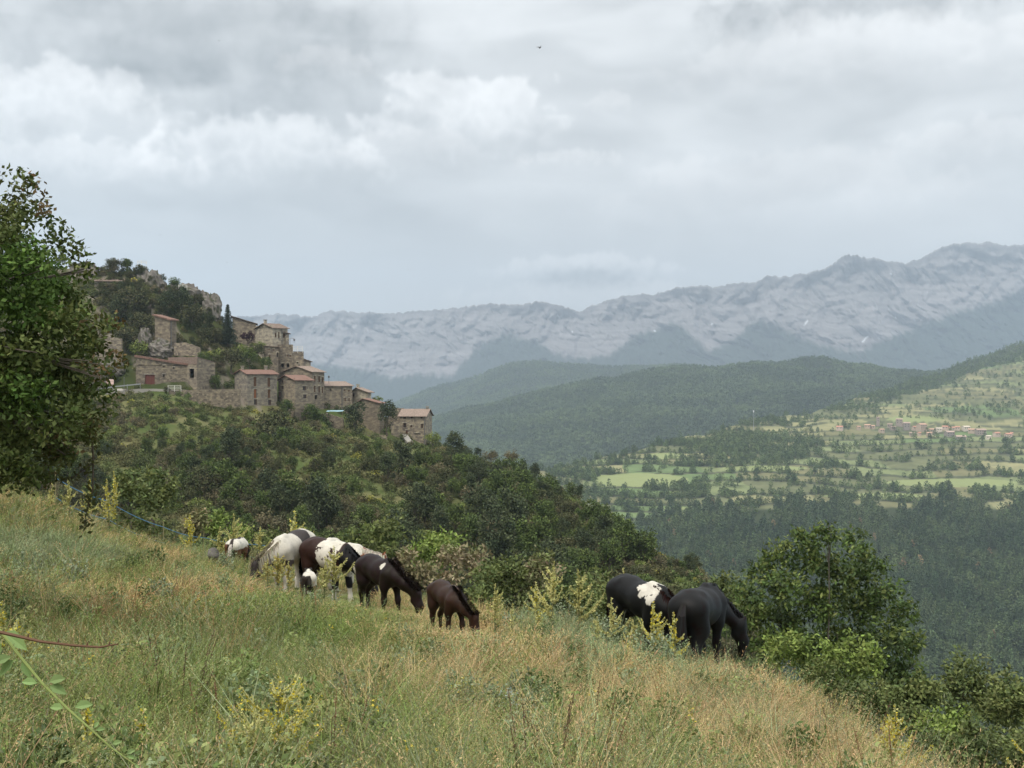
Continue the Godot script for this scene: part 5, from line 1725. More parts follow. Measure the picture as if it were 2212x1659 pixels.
func hoof(p: Vector3, c: Color) -> Color:
	return Color(0.05, 0.045, 0.04) if p.y < 0.055 else c

func make_horses() -> void:
	var nz := func(p: Vector3, f: float, o: float) -> float: return n2.get_noise_3dv(p * f + Vector3(o, o * 2.0, -o))
	horse({"u": 1512, "d": 20.0, "slim": 0.91, "size": 1.07, "face": 64, "yaw": -32, "head": 0.04, "step": 0.07, "mane": BLK * 1.3, "mane_len": 0.42, "tail_len": 1.0, "label": "black horse seen from behind, grazing to the right beside the brink",
		"coat": func(p): return hoof(p, BLK * (1.15 + 0.3 * nz.call(p, 3.0, 1.0)))})
	horse({"u": 1388, "d": 21.6, "slim": 0.91, "size": 1.05, "face": -60, "yaw": 30, "head": 0.06, "step": 0.09, "mane": Color(0.03, 0.013, 0.011), "mane_len": 0.30, "label": "black horse with a large white patch over its withers",
		"coat": func(p):
			var e: float = nz.call(p, 3.2, 4.0)
			var w: float = pow((p.x - 0.30 + e * 0.24) / 0.22, 2) + pow((p.y - 1.37 - e * 0.2) / 0.22, 2)
			return hoof(p, WHT if w < 1.0 and p.z > -0.6 else BLK * 1.2)})
	horse({"u": 968, "d": 19.9, "size": 0.70, "face": -64, "yaw": 16, "head": 0.14, "step": 0.10, "foal": 1.0, "name": "foal", "cat": "foal", "mane": Color(0.03, 0.02, 0.014), "mane_len": 0.15, "tail_len": 0.6, "cell": 0.022, "label": "dark brown foal standing alone with its head in the grass",
		"coat": func(p): return hoof(p, Color(0.030, 0.0155, 0.0105) * (1.0 + 0.35 * nz.call(p, 2.5, 7.0)))})
	horse({"u": 823, "d": 24.3, "size": 0.87, "face": -52, "yaw": 26, "head": 0.05, "step": 0.10, "foal": 0.3, "mane": Color(0.02, 0.012, 0.009), "mane_len": 0.2, "tail_len": 0.75, "cell": 0.022, "label": "dark brown young horse with a small white spot on its withers",
		"coat": func(p):
			if pow((p.x - 0.36) / 0.075, 2) + pow((p.y - 1.235) / 0.07, 2) < 1.0: return WHT
			return hoof(p, Color(0.0165, 0.0105, 0.0085) * (1.0 + 0.35 * nz.call(p, 2.2, 9.0)))})
	horse({"u": 712, "d": 28.8, "size": 1.08, "face": -42, "yaw": 22, "head": 0.06, "step": 0.10, "mane": BLK * 1.3, "mane_len": 0.24, "tail": BLK * 1.2, "tail_len": 1.0, "label": "dark brown pinto horse with spotted white shoulder and white neck band",
		"coat": func(p):
			var e: float = nz.call(p, 3.0, 12.0)
			var br := Color(0.030, 0.015, 0.0115)
			if p.x > 0.60: 
				if p.x > 0.88 + e * 0.05 and p.x < 1.02 + e * 0.05 and p.y > 0.45: return WHT
				return BLK * 1.3
			if p.y < 0.36: return hoof(p, WHT if p.x > 0.2 or e > 0.0 else br)
			if p.y < 0.62: return BLK * 1.3 if p.x > 0.0 else br
			if p.x > -0.16 + e * 0.22 and p.x < 0.52 + e * 0.08:
				if nz.call(p, 5.0, 15.0) > 0.24 and p.y < 1.25: return br
				return WHT
			return br})
	horse({"u": 628, "d": 29.4, "size": 1.08, "face": -108, "yaw": -22, "head": 0.22, "step": 0.10, "mane": Color(0.60, 0.55, 0.43), "mane_len": 0.30, "tail": Color(0.4, 0.37, 0.32), "label": "white pinto horse with a dark head grazing behind dry weeds",
		"coat": func(p):
			var e: float = nz.call(p, 2.6, 21.0)
			var dk := Color(0.038, 0.031, 0.029)
			if p.x > 0.92 + e * 0.12 - (1.0 - p.y) * 0.1: return dk * (1.0 + 0.4 * nz.call(p, 4.0, 3.0))
			if p.y < 0.86 + e * 0.14 and p.x > 0.35 and p.y > 0.70: return dk * 2.2
			if p.x < -0.02 + e * 0.1 and p.x > -0.42 + e * 0.1 and p.y > 0.95: return dk
			return hoof(p, WHT * (0.92 + 0.12 * e))})
	horse({"u": 697, "d": 31.8, "size": 1.05, "face": 62, "yaw": 0, "head": 0.2, "mane": Color(0.5, 0.46, 0.4), "tail": Color(0.3, 0.25, 0.2), "label": "pinto horse with white rump and pale brown hip patch behind the others",
		"coat": func(p):
			var e: float = nz.call(p, 3.0, 33.0)
			if pow((p.x + 0.60) / 0.24, 2) + pow((p.y - 1.20) / 0.18, 2) + e * 0.6 < 1.0: return Color(0.16, 0.075, 0.05)
			if p.x > -0.10 + e * 0.15 and p.x < 0.12 + e * 0.1: return Color(0.05, 0.028, 0.02)
			return hoof(p, WHT)})
	horse({"u": 733, "d": 33.0, "size": 1.05, "face": -14, "yaw": 14, "head": 0.42, "mane": Color(0.55, 0.5, 0.42), "mane_len": 0.26, "label": "white and chestnut horse with a reddish brown head behind the dark pinto",
		"coat": func(p):
			var e: float = nz.call(p, 3.0, 41.0)
			if p.x > 0.66 + e * 0.08: return Color(0.19, 0.065, 0.028)
			if e > 0.22 and p.x < 0.3: return Color(0.10, 0.05, 0.035)
			return hoof(p, WHT)})
	horse({"u": 667, "d": 25.8, "size": 0.54, "face": 101, "yaw": 20, "head": 0.08, "foal": 1.0, "name": "foal", "cat": "foal", "mane": Color(0.04, 0.035, 0.03), "tail": Color(0.03, 0.025, 0.02), "mane_len": 0.14, "tail_len": 0.55, "cell": 0.022, "label": "small black and white pinto foal seen from behind in tall grass",
		"coat": func(p):
			var e: float = nz.call(p, 2.4, 52.0)
			var dk := Color(0.03, 0.024, 0.02)
			if p.y > 1.30 + e * 0.12: return WHT
			if p.z > 0.07 + e * 0.08 and p.y > 0.86 + e * 0.15: return WHT
			return hoof(p, dk)})
	horse({"u": 513, "d": 41.0, "size": 0.84, "face": 84, "yaw": 0, "head": 0.12, "mane": Color(0.08, 0.04, 0.025), "tail": Color(0.03, 0.022, 0.018), "tail2": Color(0.55, 0.5, 0.44), "cell": 0.026, "name": "pony", "cat": "pony", "label": "small brown and white pony seen from behind far down the meadow",
		"coat": func(p):
			var e: float = nz.call(p, 2.6, 61.0)
			if p.y > 1.05 + e * 0.14 and p.z > 0.08 + e * 0.05: return WHT
			if p.y > 1.24 and p.z < -0.05: return WHT
			if absf(p.z) < 0.14: return Color(0.028, 0.02, 0.016)
			return hoof(p, Color(0.11, 0.05, 0.028))})

# ---- tall weeds of the meadow
func spike(g: Geo, a: Vector3, b: Vector3, bend: Vector3, r: float, step: float, col: Color, flower: Color, share: float) -> void:
	var l := a.distance_to(b)
	var n := maxi(4, int(l / step))
	for i in n:
		var t := i / float(n)
		var p := a.lerp(b, t) + bend * (t * (1.0 - t)) * l
		var k := 1.0 - 0.55 * t
		for q in 5:
			var dir := (rdir() + (b - a).normalized() * 0.7).normalized()
			var c := flower if rng.randf() < share else col
			g.leaf(p + rdir() * r * 0.5 * k, dir, rdir(), r * 2.6 * k + 0.006, r * 2.2 * k, tone(c, 0.25))

func mullein_shape(o: Node3D, h: float, branches: int, spread: float, flower: Color, share: float, fine: float, leaf_col: Color) -> void:
	var green := Color(0.46, 0.45, 0.19)
	var g := Geo.new()
	var lean := Vector3(rng.randf_range(-0.06, 0.06), 0, rng.randf_range(-0.06, 0.06)) * h
	var pts := [Vector3(0, -0.1, 0), Vector3(0, h * 0.4, 0) + lean * 0.3, Vector3(0, h * 0.96, 0) + lean]
	g.tube(pts, [0.010 * fine + 0.003, 0.008 * fine + 0.002, 0.003], 5, Color(0.16, 0.17, 0.08))
	part("stem", g.mesh(M.bark), o)
	var sp := func(a: Vector3, b: Vector3, bend: Vector3, r: float):
		var sg := Geo.new()
		sg.tube([a, a.lerp(b, 0.5) + bend * 0.25 * a.distance_to(b), b], [0.005 * fine, 0.004 * fine, 0.002], 4, green)
		spike(sg, a, b, bend, r, 0.016 * fine + 0.006, green, flower, share)
		part("flower_spike", sg.mesh(M.leaf), o)
	sp.call(pts[1].lerp(pts[2], 0.25), pts[2] + Vector3(0, h * 0.06, 0), Vector3.ZERO, 0.013 * fine)
	for i in branches:
		var f := 0.40 + 0.50 * (i + rng.randf()) / branches
		var a: Vector3 = pts[0].lerp(pts[2], f)
		var an := TAU * rng.randf()
		var l := h * spread * 1.25 * (1.12 - f) * rng.randf_range(0.7, 1.2)
		var out := Vector3(cos(an), 0, sin(an))
		sp.call(a, a + out * l * 0.85 + Vector3(0, l * 0.75, 0), out * 0.3 - Vector3(0, 0.35, 0), 0.011 * fine)
	# leaves: big at the foot, small above
	for i in 13:
		var f := 0.02 + 0.42 * i / 13.0
		var an := i * 2.4 + rng.randf() * 0.5
		var out := Vector3(cos(an), 0.55, sin(an)).normalized()
		var lg := Geo.new()
		var l := h * 0.24 * (1.2 - f * 1.6) * rng.randf_range(0.8, 1.2)
		var a: Vector3 = pts[0].lerp(pts[2], f)
		var side := out.cross(Vector3.UP).normalized() * l * 0.2
		var mid := a + out * l * 0.5
		var tip := a + out * l * 0.9 - Vector3(0, l * 0.22, 0)
		var c := tone(leaf_col, 0.2)
		lg.tri(a, mid - side, mid, c); lg.tri(a, mid, mid + side, c)
		lg.tri(mid - side, tip, mid, c); lg.tri(mid, tip, mid + side, c)
		part("leaf", lg.mesh(M.leaf), o)

var clumps := []
func make_weeds() -> void:
	var yel := Color(0.55, 0.46, 0.05)
	var pale := Color(0.50, 0.46, 0.18)
	var grey := Color(0.20, 0.24, 0.14)
	var green := Color(0.07, 0.105, 0.03)
	# [u, v of the tip, u/v of the foot or distance, branches, spread, flower, share, fine, label]
	for q in [[1192, 1207, 21.0, 13, 0.42, pale, 0.5, 1.9, "tallest many-branched mullein between the foal and the black horses"], [1252, 1222, 21.5, 10, 0.42, pale, 0.45, 1.8, "mullein with widely spread arms beside the tallest one"], [1163, 1252, 20.0, 10, 0.40, yel, 0.3, 1.6, "shorter yellow mullein left of the tallest one"], [1070, 1255, 20.5, 10, 0.36, pale, 0.5, 1.6, "slim mullein just right of the brown foal"], [1105, 1300, 20.0, 4, 0.3, pale, 0.4, 1.4, "thin stunted mullein stalk near the foal"], [1322, 1288, 20.3, 9, 0.4, pale, 0.4, 1.7, "mullein touching the hindquarters of the white backed horse"], [1290, 1330, 19.5, 6, 0.4, pale, 0.4, 1.5, "small mullein left of the white backed horse"], [1408, 1296, 18.6, 11, 0.42, yel, 0.4, 1.6, "yellow mullein between the two black horses"], [1372, 1335, 18.4, 7, 0.4, pale, 0.4, 1.5, "small pale mullein under the belly of the white backed horse"], [1428, 1330, 18.8, 7, 0.34, pale, 0.5, 1.4, "thin mullein close beside the yellow one"], [1461, 1316, 17.8, 9, 0.36, yel, 0.4, 1.6, "mullein standing before the tail of the black horse"], [1345, 1222, 24.0, 2, 0.25, pale, 0.5, 1.7, "bare mullein spike rising behind the white backed horse"],
			[640, 1098, 32.0, 14, 0.40, yel, 0.25, 2.6, "big mullein rising behind the white pinto horse"], [722, 1175, 27.0, 14, 0.45, pale, 0.5, 2.0, "branched mullein in front of the dark pinto's shoulder"], [700, 1205, 26.8, 9, 0.42, pale, 0.45, 1.9, "lower mullein before the dark pinto's belly"], [600, 1190, 27.2, 16, 0.50, Color(0.40, 0.32, 0.09), 0.5, 2.0, "dense dry mullein in front of the white pinto's head"], [578, 1205, 27.0, 8, 0.4, Color(0.40, 0.32, 0.09), 0.5, 1.9, "dry yellow weed left of the white pinto's head"], [622, 1210, 27.0, 9, 0.4, Color(0.40, 0.32, 0.09), 0.5, 1.9, "dry yellow weed right of the white pinto's head"],
			[255, 1014, 31.5, 12, 0.26, yel, 0.3, 2.0, "bright yellow mullein clump on the crest of the meadow"], [238, 1030, 31.0, 10, 0.26, yel, 0.3, 2.0, "second yellow mullein on the crest of the meadow"], [190, 1030, 30.0, 9, 0.28, yel, 0.2, 2.0, "yellowish mullein near the hanging twigs"], [150, 1028, 29.5, 10, 0.3, pale, 0.3, 2.0, "pale greenish yellow mullein under the hawthorn"], [112, 1040, 29.0, 8, 0.3, pale, 0.4, 2.0, "greenish mullein under the hawthorn"], [413, 1108, 40.0, 12, 0.42, yel, 0.5, 3.0, "yellow weed beside the tape fence"], [505, 1105, 45.0, 9, 0.42, pale, 0.5, 3.0, "pale yellow weed behind the lone pony"], [470, 1135, 42.0, 8, 0.4, pale, 0.5, 3.0, "small yellowish weed left of the lone pony"], [560, 1135, 42.0, 9, 0.42, pale, 0.4, 3.0, "pale weed between pony and white horse"],
			[597, 1440, 5.7, 24, 0.62, yel, 0.4, 0.6, "flowering mullein with open yellow arms in the near grass"], [540, 1530, 5.5, 26, 0.62, Color(0.55, 0.52, 0.22), 0.5, 0.6, "bent bushy mullein with pale buds beside the open one"], [510, 1565, 5.4, 20, 0.55, yel, 0.4, 0.6, "low yellow mullein beneath the bent one"], [1945, 1515, 11.0, 18, 0.44, yel, 0.6, 1.35, "bright yellow mullein at the corner of the brink"], [1925, 1560, 10.7, 16, 0.46, yel, 0.6, 1.3, "low yellow flowering weed beside the bright mullein"], [2206, 1560, 12.0, 10, 0.34, yel, 0.4, 1.1, "golden mullein half out of the picture on the slope"], [190, 1495, 5.6, 6, 0.22, yel, 0.45, 0.9, "single yellow flower spike beside the green bramble cane"], [318, 1520, 5.9, 9, 0.35, yel, 0.45, 0.9, "small yellow flowering weed right of the single spike"], [130, 1590, 5.3, 12, 0.36, Color(0.60, 0.54, 0.26), 0.5, 0.9, "cluster of pale yellow spikes under the bramble cane"], [165, 1580, 5.4, 12, 0.34, Color(0.60, 0.54, 0.26), 0.5, 0.9, "pale yellow spikes crossed by the bramble cane"], [205, 1595, 5.4, 12, 0.34, Color(0.60, 0.54, 0.26), 0.5, 0.9, "upright pale flower spikes beside the cane tip"], [240, 1605, 5.4, 12, 0.34, Color(0.60, 0.54, 0.26), 0.5, 0.9, "pale flower spikes at the end of the cane"], [810, 1620, 8.0, 5, 0.25, yel, 0.4, 0.7, "tiny yellow weed at the near edge of the meadow"], [40, 1330, 8.4, 14, 0.45, yel, 0.35, 1.0, "yellow flowered weed at the edge beside the bramble"], [10, 1290, 9.0, 14, 0.45, yel, 0.35, 1.0, "yellow flowered weed half out of the picture"], [1000, 1455, 9.6, 18, 0.55, yel, 0.35, 1.2, "yellowish bushy weed in the middle of the meadow"], [1030, 1465, 9.6, 14, 0.5, pale, 0.4, 1.2, "pale green weed beside the bushy one"]]:
		var p := px(q[0], q[1], q[2])
		var y := gy(p.x, q[2])
		var h := clampf(p.y - y, 0.35, 2.2)
		clumps.push_back([p.x, q[2], 0.16])
		var o := thing("mullein_plant", Vector3(p.x, y, p.z), 0.0, q[8], "plant")
		mullein_shape(o, h / 1.04, q[3], q[4], q[5], q[6], q[7], grey if rng.randf() < 0.6 else green)
	# leafy grey green weeds: [u, v, radius px, palette, label]
	var sage := [Color(0.22, 0.27, 0.165), Color(0.26, 0.30, 0.195), Color(0.165, 0.21, 0.12)]
	var dock := [Color(0.08, 0.12, 0.04), Color(0.12, 0.16, 0.06)]
	for q in [[1000, 1545, 62, sage, "bushy grey green weed in the middle of the near grass"], [1060, 1555, 40, sage, "bluish grey weed beside the bushy one"], [1160, 1590, 36, sage, "upright grey leaved weed near the bottom"], [1140, 1640, 60, sage, "sprawling grey leaved weed at the near edge"], [1290, 1640, 62, sage, "dense rounded grey green weed at the near edge"], [1100, 1590, 18, [Color(0.36, 0.42, 0.36)], "small silvery thistle among the dry grass"], [625, 1625, 42, dock, "dark broad leaved plant at the near edge"], [640, 1585, 30, dock, "broad leaved plant standing above the dark one"], [1170, 1385, 40, dock, "green leafy dock below the tall mulleins"], [1240, 1430, 44, dock, "bright green dock in front of the tall mulleins"], [1330, 1380, 55, sage, "grey green thicket of weeds before the white backed horse"], [1400, 1420, 60, sage, "grey green weeds in front of the black horses"], [1450, 1420, 45, sage, "leafy weed at the heels of the black horse"], [1220, 1340, 55, sage, "silvery weeds around the mullein stems"], [1290, 1350, 45, sage, "silvery weeds left of the white backed horse"], [1110, 1355, 40, sage, "silvery weed right of the foal"],
			[60, 1245, 60, sage, "bluish grey weeds on the dark left slope"], [150, 1260, 55, sage, "bluish weed patch beside the brown grass"], [330, 1215, 34, dock, "dark dry leafed weed standing on the slope"], [290, 1230, 34, dock, "dark weed left of its twin on the slope"], [240, 1240, 30, dock, "low dark weed above the brown patch"], [400, 1235, 26, dock, "slim dark weed right of the twins"], [350, 1290, 45, sage, "pale bluish weed below the dark twins"], [480, 1225, 34, sage, "grey weed near the pale boulder"], [20, 1360, 60, dock, "shadowed leafy weed at the picture's edge under the hawthorn"]]:
		var m := meadow_at(q[0], q[1] + q[2] * 0.75)
		var d := -m.z
		var r: float = q[2] * d / F * (1.3 if d < 12.0 else 1.0)
		clumps.push_back([m.x, d, r * 1.1])
		var o := thing("leafy_weed", m, rng.randf() * TAU, q[4], "plant")
		var g := Geo.new()
		var stems := 16
		var lf := clampf(d * 0.0036, 0.045, 0.08)
		var tall := maxf(r * 1.75, 0.42) / 1.75
		for i in stems:
			var an := rng.randf() * TAU
			var tip := Vector3(cos(an) * r * rng.randf_range(0.1, 0.9), tall * rng.randf_range(1.0, 1.8), sin(an) * r * rng.randf_range(0.1, 0.9))
			var root := Vector3(cos(an), 0, sin(an)) * r * 0.15
			g.tube([root, root.lerp(tip, 0.5) + Vector3(0, r * 0.15, 0), tip], [0.006, 0.005, 0.002], 4, Color(0.14, 0.15, 0.08))
		part("stem", g.mesh(M.bark), o)
		g = Geo.new()
		for i in stems * 5:
			var an := rng.randf() * TAU
			var tip := Vector3(cos(an) * r * rng.randf_range(0.0, 0.95), tall * rng.randf_range(0.5, 1.75), sin(an) * r * rng.randf_range(0.0, 0.95))
			var root := Vector3(cos(an), 0, sin(an)) * r * 0.2
			var base := tone(q[3][rng.randi() % q[3].size()], 0.2)
			for k in 16:
				var t := 0.25 + 0.75 * k / 16.0
				var p := root.lerp(tip, t) + Vector3(0, r * 0.2 * t * (1 - t), 0)
				var dir := (rdir() + Vector3(0, 0.35, 0)).normalized()
				g.leaf(p, dir, (rdir() + Vector3.UP).normalized(), lf * (1.25 - 0.6 * t), lf * 0.5, tone(base, 0.22))
		part("foliage", g.mesh(M.leaf), o)
	# white umbels
	for q in [[720, 1377], [731, 1371], [738, 1379], [757, 1390], [715, 1392], [880, 1502], [876, 1498], [841, 1517], [852, 1530], [1520, 1500], [2000, 1572], [935, 1545]]:
		var m := meadow_at(q[0], q[1] + 26)
		var hh := (px(q[0], q[1], -m.z).y - m.y)
		var o := thing("white_umbel", m, 0.0, "flat white flower head standing in the meadow grass", "flower", "white flowers in the meadow")
		var g := Geo.new()
		g.tube([Vector3(0, -0.05, 0), Vector3(0.01, hh, 0)], [0.006, 0.004], 4, Color(0.14, 0.16, 0.06))
		part("stem", g.mesh(M.bark), o)
		g = Geo.new()
		for i in 40:
			var a := rng.randf() * TAU
			var r := 0.045 * sqrt(rng.randf())
			g.leaf(Vector3(cos(a) * r, hh + rng.randf_range(0, 0.012), sin(a) * r), rdir(), Vector3.UP, 0.016, 0.014, tone(Color(0.68, 0.68, 0.6), 0.1))
		part("flower_head", g.mesh(M.leaf), o)

func make_fence() -> void:
	# posts with two blue tapes, following the far edge of the meadow
	var line := [[120, 30.5], [232, 33.0], [353, 38.0], [440, 46.0], [560, 47.0], [690, 41.0]]
	var org := Vector3.ZERO
	var o: Node3D
	var tops := []
	for i in line.size():
		var d: float = line[i][1]
		var x: float = (line[i][0] - CU) / F * d
		var y := gy(x, d)
		if i == 0:
			org = Vector3(x, y, -d)
			o = thing("tape_fence", org, 0.0, "electric fence of blue tapes on thin posts around the meadow", "fence")
		var p := Vector3(x, y, -d) - org
		var g := Geo.new()
		g.tube([p + Vector3(0, -0.3, 0), p + Vector3(0, 1.22, 0)], [0.018, 0.015], 5, Color(0.25, 0.22, 0.12))
		part("post", g.mesh(M.bark), o)
		tops.push_back(p)
	for i in tops.size() - 1:
		for h in [1.05, 0.55]:
			var g := Geo.new()
			for k in 8:
				var a: Vector3 = tops[i].lerp(tops[i + 1], k / 8.0)
				var b: Vector3 = tops[i].lerp(tops[i + 1], (k + 1) / 8.0)
				a.y += h - 0.3 * (k / 8.0) * (1.0 - k / 8.0)
				b.y += h - 0.3 * ((k + 1) / 8.0) * (1.0 - (k + 1) / 8.0)
				var up := Vector3(0, 0.012, 0)
				g.quad(a - up, a + up, b + up, b - up)
			part("tape", g.mesh(M.blue), o)

func make_details() -> void:
	# pale boulder in the meadow
	var m := meadow_at(461, 1200)
	var o := thing("boulder", m, 0.4, "pale grey rounded boulder left of the lone pony", "rock")
	var g := Geo.new()
	for j in 9:
		for i in 13:
			var a := TAU * i / 12.0
			var b := PI * j / 8.0
			var q := Vector3(sin(b) * cos(a), cos(b), sin(b) * sin(a))
			var k := 1.0 + 0.7 * n1.get_noise_3dv(q * 2.6 + Vector3(5, 1, 3))
			g.v.push_back(q * k * Vector3(0.14, 0.15, 0.10) + Vector3(0, 0.02, 0))
			var f := 1.0 + 0.35 * n1.get_noise_3dv(q * 4.0)
			g.c.push_back(Color(0.15, 0.138, 0.128) * f)
	for j in 8:
		for i in 12:
			var a := j * 13 + i
			for q in [a, a + 1, a + 13, a + 1, a + 14, a + 13]: g.ix.push_back(q)
	normals(g)
	part("rock", g.mesh(M.rock), o)
	# green bramble cane hanging in from the left
	var path := [[-140, 1290, 3.6], [0, 1362, 3.4], [35, 1408, 3.35], [90, 1475, 3.3], [145, 1530, 3.25], [190, 1570, 3.2], [240, 1615, 3.18], [292, 1652, 3.15]]
	var pts := []
	var rad := []
	for i in path.size():
		pts.push_back(px(path[i][0], path[i][1], path[i][2]))
		rad.push_back(0.0052 - 0.0005 * i)
	var root := Vector3(-3.2, gy(-3.2, 3.9), -3.9)
	o = thing("bramble_cane", root, 0.0, "long green bramble cane arching into the picture with paired leaves", "plant")
	g = Geo.new()
	var loc := [Vector3(0, -0.1, 0), Vector3(0.25, 0.75, 0.15)]
	for p in pts: loc.push_back(p - root)
	rad = [0.008, 0.007] + rad
	g.tube(loc, rad, 6, Color(0.20, 0.25, 0.08))
	for i in 46:
		var f := 1.0 + rng.randf() * (loc.size() - 2.01)
		var k := int(f)
		var p: Vector3 = loc[k].lerp(loc[k + 1], f - k)
		g.tube([p, p + rdir() * 0.012], [0.0016, 0.0003], 3, Color(0.26, 0.22, 0.10))
	part("stem", g.mesh(M.bark), o)
	# leaves on short stalks, two or three at a node: [place along the cane, size m, angles in degrees]
	for q in [[2.9, 0.075, [200, 265, 330]], [3.15, 0.06, [185, 250]], [4.1, 0.055, [195, 225, 300]], [5.05, 0.048, [170, 20, 345]], [6.05, 0.045, [175, 15, 330]], [7.2, 0.022, [60, 10]], [7.9, 0.026, [70, 20]], [8.5, 0.024, [75, 30, 350]], [8.9, 0.02, [60, 330]]]:
		var k := int(q[0])
		var node: Vector3 = loc[k].lerp(loc[k + 1], q[0] - k)
		for ang in q[2]:
			var lg := Geo.new()
			var l: float = q[1] * rng.randf_range(0.85, 1.15)
			var an := deg_to_rad(ang)
			var dir := Vector3(cos(an), sin(an), rng.randf_range(-0.35, 0.35)).normalized()
			var a := node + dir * l * 0.35
			lg.tube([node, a], [0.0014, 0.001], 4, Color(0.22, 0.26, 0.10))
			var side := dir.cross(Vector3(0.1, 0.5, 1)).normalized() * l * 0.24
			var up := Vector3(0, l * 0.06, l * 0.06)
			var c := tone(Color(0.20, 0.29, 0.11), 0.2)
			var dr := Vector3(0, -l * 0.12, 0)
			var m1 := a + dir * l * 0.35
			var m2 := a + dir * l * 0.7 + dr * 0.4
			var tip := a + dir * l + dr
			lg.tri(a, m1 + side + up, m1, c); lg.tri(a, m1, m1 - side + up, c)
			lg.quad(m1, m1 + side + up, m2 + side * 0.8 + up, m2, c); lg.quad(m1, m2, m2 - side * 0.8 + up, m1 - side + up, c)
			lg.tri(m2, m2 + side * 0.8 + up, tip, c); lg.tri(m2, tip, m2 - side * 0.8 + up, c)
			part("leaf", lg.mesh(M.leaf), o)
	# bare brown twig
	var tw := [[-60, 1352, 3.4], [30, 1372, 3.3], [90, 1386, 3.25], [160, 1394, 3.2], [215, 1398, 3.15], [255, 1391, 3.12]]
	o = thing("brown_twig", root + Vector3(0.15, 0, 0.25), 0.0, "bare brown thorny twig crossing above the brown grass", "twig")
	g = Geo.new()
	var tl := [Vector3(0, -0.1, 0), Vector3(0.2, 0.8, 0.1)]
	for q in tw: tl.push_back(px(q[0], q[1], q[2]) - o.position)
	g.tube(tl, [0.009, 0.007, 0.0055, 0.005, 0.0042, 0.0035, 0.003, 0.002], 5, Color(0.13, 0.075, 0.05))
	for i in range(2, tl.size() - 1):
		var p: Vector3 = tl[i].lerp(tl[i + 1], 0.5)
		g.tube([p, p + Vector3(0.006, 0.016, 0.004)], [0.003, 0.0006], 4, Color(0.13, 0.075, 0.05))
	part("wood", g.mesh(M.bark), o)
	# dry pale branch low on the left
	o = thing("dry_branch", meadow_at(60, 1655) + Vector3(-0.4, 0, 0.4), 0.0, "pale forked dry branch in the grass under the cane", "branch")
	g = Geo.new()
	var L := func(u: float, v: float) -> Vector3: return px(u, v, 5.6) - o.position
	var dc := Color(0.34, 0.29, 0.22)
	g.tube([L.call(-60, 1620), L.call(0, 1617), L.call(60, 1608), L.call(90, 1580), L.call(105, 1530)], [0.008, 0.007, 0.006, 0.004, 0.002], 5, dc)
	g.tube([L.call(60, 1608), L.call(115, 1616), L.call(165, 1622)], [0.005, 0.004, 0.002], 5, dc)
	g.tube([L.call(70, 1595), L.call(72, 1550)], [0.004, 0.002], 5, dc)
	part("wood", g.mesh(M.bark), o)
	# hanging twigs of the hawthorn
	o = thing("hanging_twig", px(195, 925, 11.0), 0.0, "leafy twig trailing down from the hawthorn to the grass", "twig")
	g = Geo.new()
	var HP := func(u: float, v: float) -> Vector3: return px(u, v, 11.0) - o.position
	var hp := [HP.call(195, 900), HP.call(202, 990), HP.call(200, 1060), HP.call(186, 1110), HP.call(180, 1150)]
	g.tube(hp, [0.012, 0.009, 0.007, 0.004, 0.002], 5, Color(0.10, 0.08, 0.06))
	var hp2 := [HP.call(202, 1000), HP.call(160, 1030), HP.call(125, 1040)]
	g.tube(hp2, [0.008, 0.006, 0.002], 5, Color(0.10, 0.08, 0.06))
	part("wood", g.mesh(M.bark), o)
	g = Geo.new()
	for i in 150:
		var f := rng.randf() * (hp.size() - 1.001)
		var k := int(f)
		var p: Vector3 = hp[k].lerp(hp[k + 1], f - k)
		if rng.randf() < 0.3: p = hp2[0].lerp(hp2[2], rng.randf())
		g.leaf(p + rdir() * 0.05, (rdir() - Vector3(0, 0.4, 0)).normalized(), rdir(), 0.06, 0.032, tone(Color(0.075, 0.08, 0.03), 0.3))
	part("foliage", g.mesh(M.leaf), o)
	# birds
	for q in [[1167, 103, 75.0, 0.7, "dark swift with raised wings against the clouds"], [345, 508, 330.0, 2.0, "tiny dark bird over the hilltop village"], [490, 567, 330.0, 4.0, "tiny dark bird above the crag"], [280, 457, 360.0, 1.0, "tiny dark bird beside the hawthorn top"], [882, 583, 380.0, 3.0, "tiny dark bird near the far mountains"], [473, 88, 330.0, 5.0, "tiny dark bird under the grey cloud deck"]]:
		var b := thing("flying_bird", px(q[0], q[1], q[2]), q[3], q[4], "bird")
		b.rotation.z = 0.7
		var c := Color(0.05, 0.048, 0.05)
		var bg := Geo.new()
		bg.tube([Vector3(-0.12, 0, 0), Vector3(-0.07, 0, 0), Vector3(0.0, 0.005, 0), Vector3(0.07, 0.01, 0), Vector3(0.10, 0.01, 0)], [0.006, 0.022, 0.034, 0.024, 0.006], 8, c)
		bg.tri(Vector3(-0.08, 0, 0), Vector3(-0.18, 0, 0.035), Vector3(-0.14, 0, 0), c)
		bg.tri(Vector3(-0.08, 0, 0), Vector3(-0.14, 0, 0), Vector3(-0.18, 0, -0.035), c)
		part("body", bg.mesh(M.leaf), b)
		for z in [-1.0, 1.0]:
			var wg := Geo.new()
			var r1 := Vector3(0.05, 0.01, 0.02 * z)
			var r2 := Vector3(-0.04, 0.01, 0.02 * z)
			var w1 := Vector3(0.05, 0.08, 0.12 * z)
			var w2 := Vector3(-0.03, 0.08, 0.12 * z)
			var tp := Vector3(-0.10, 0.15, 0.25 * z)
			wg.quad(r1, w1, w2, r2, c)
			wg.tri(w1, tp, w2, c)
			part("wing", wg.mesh(M.leaf), b)

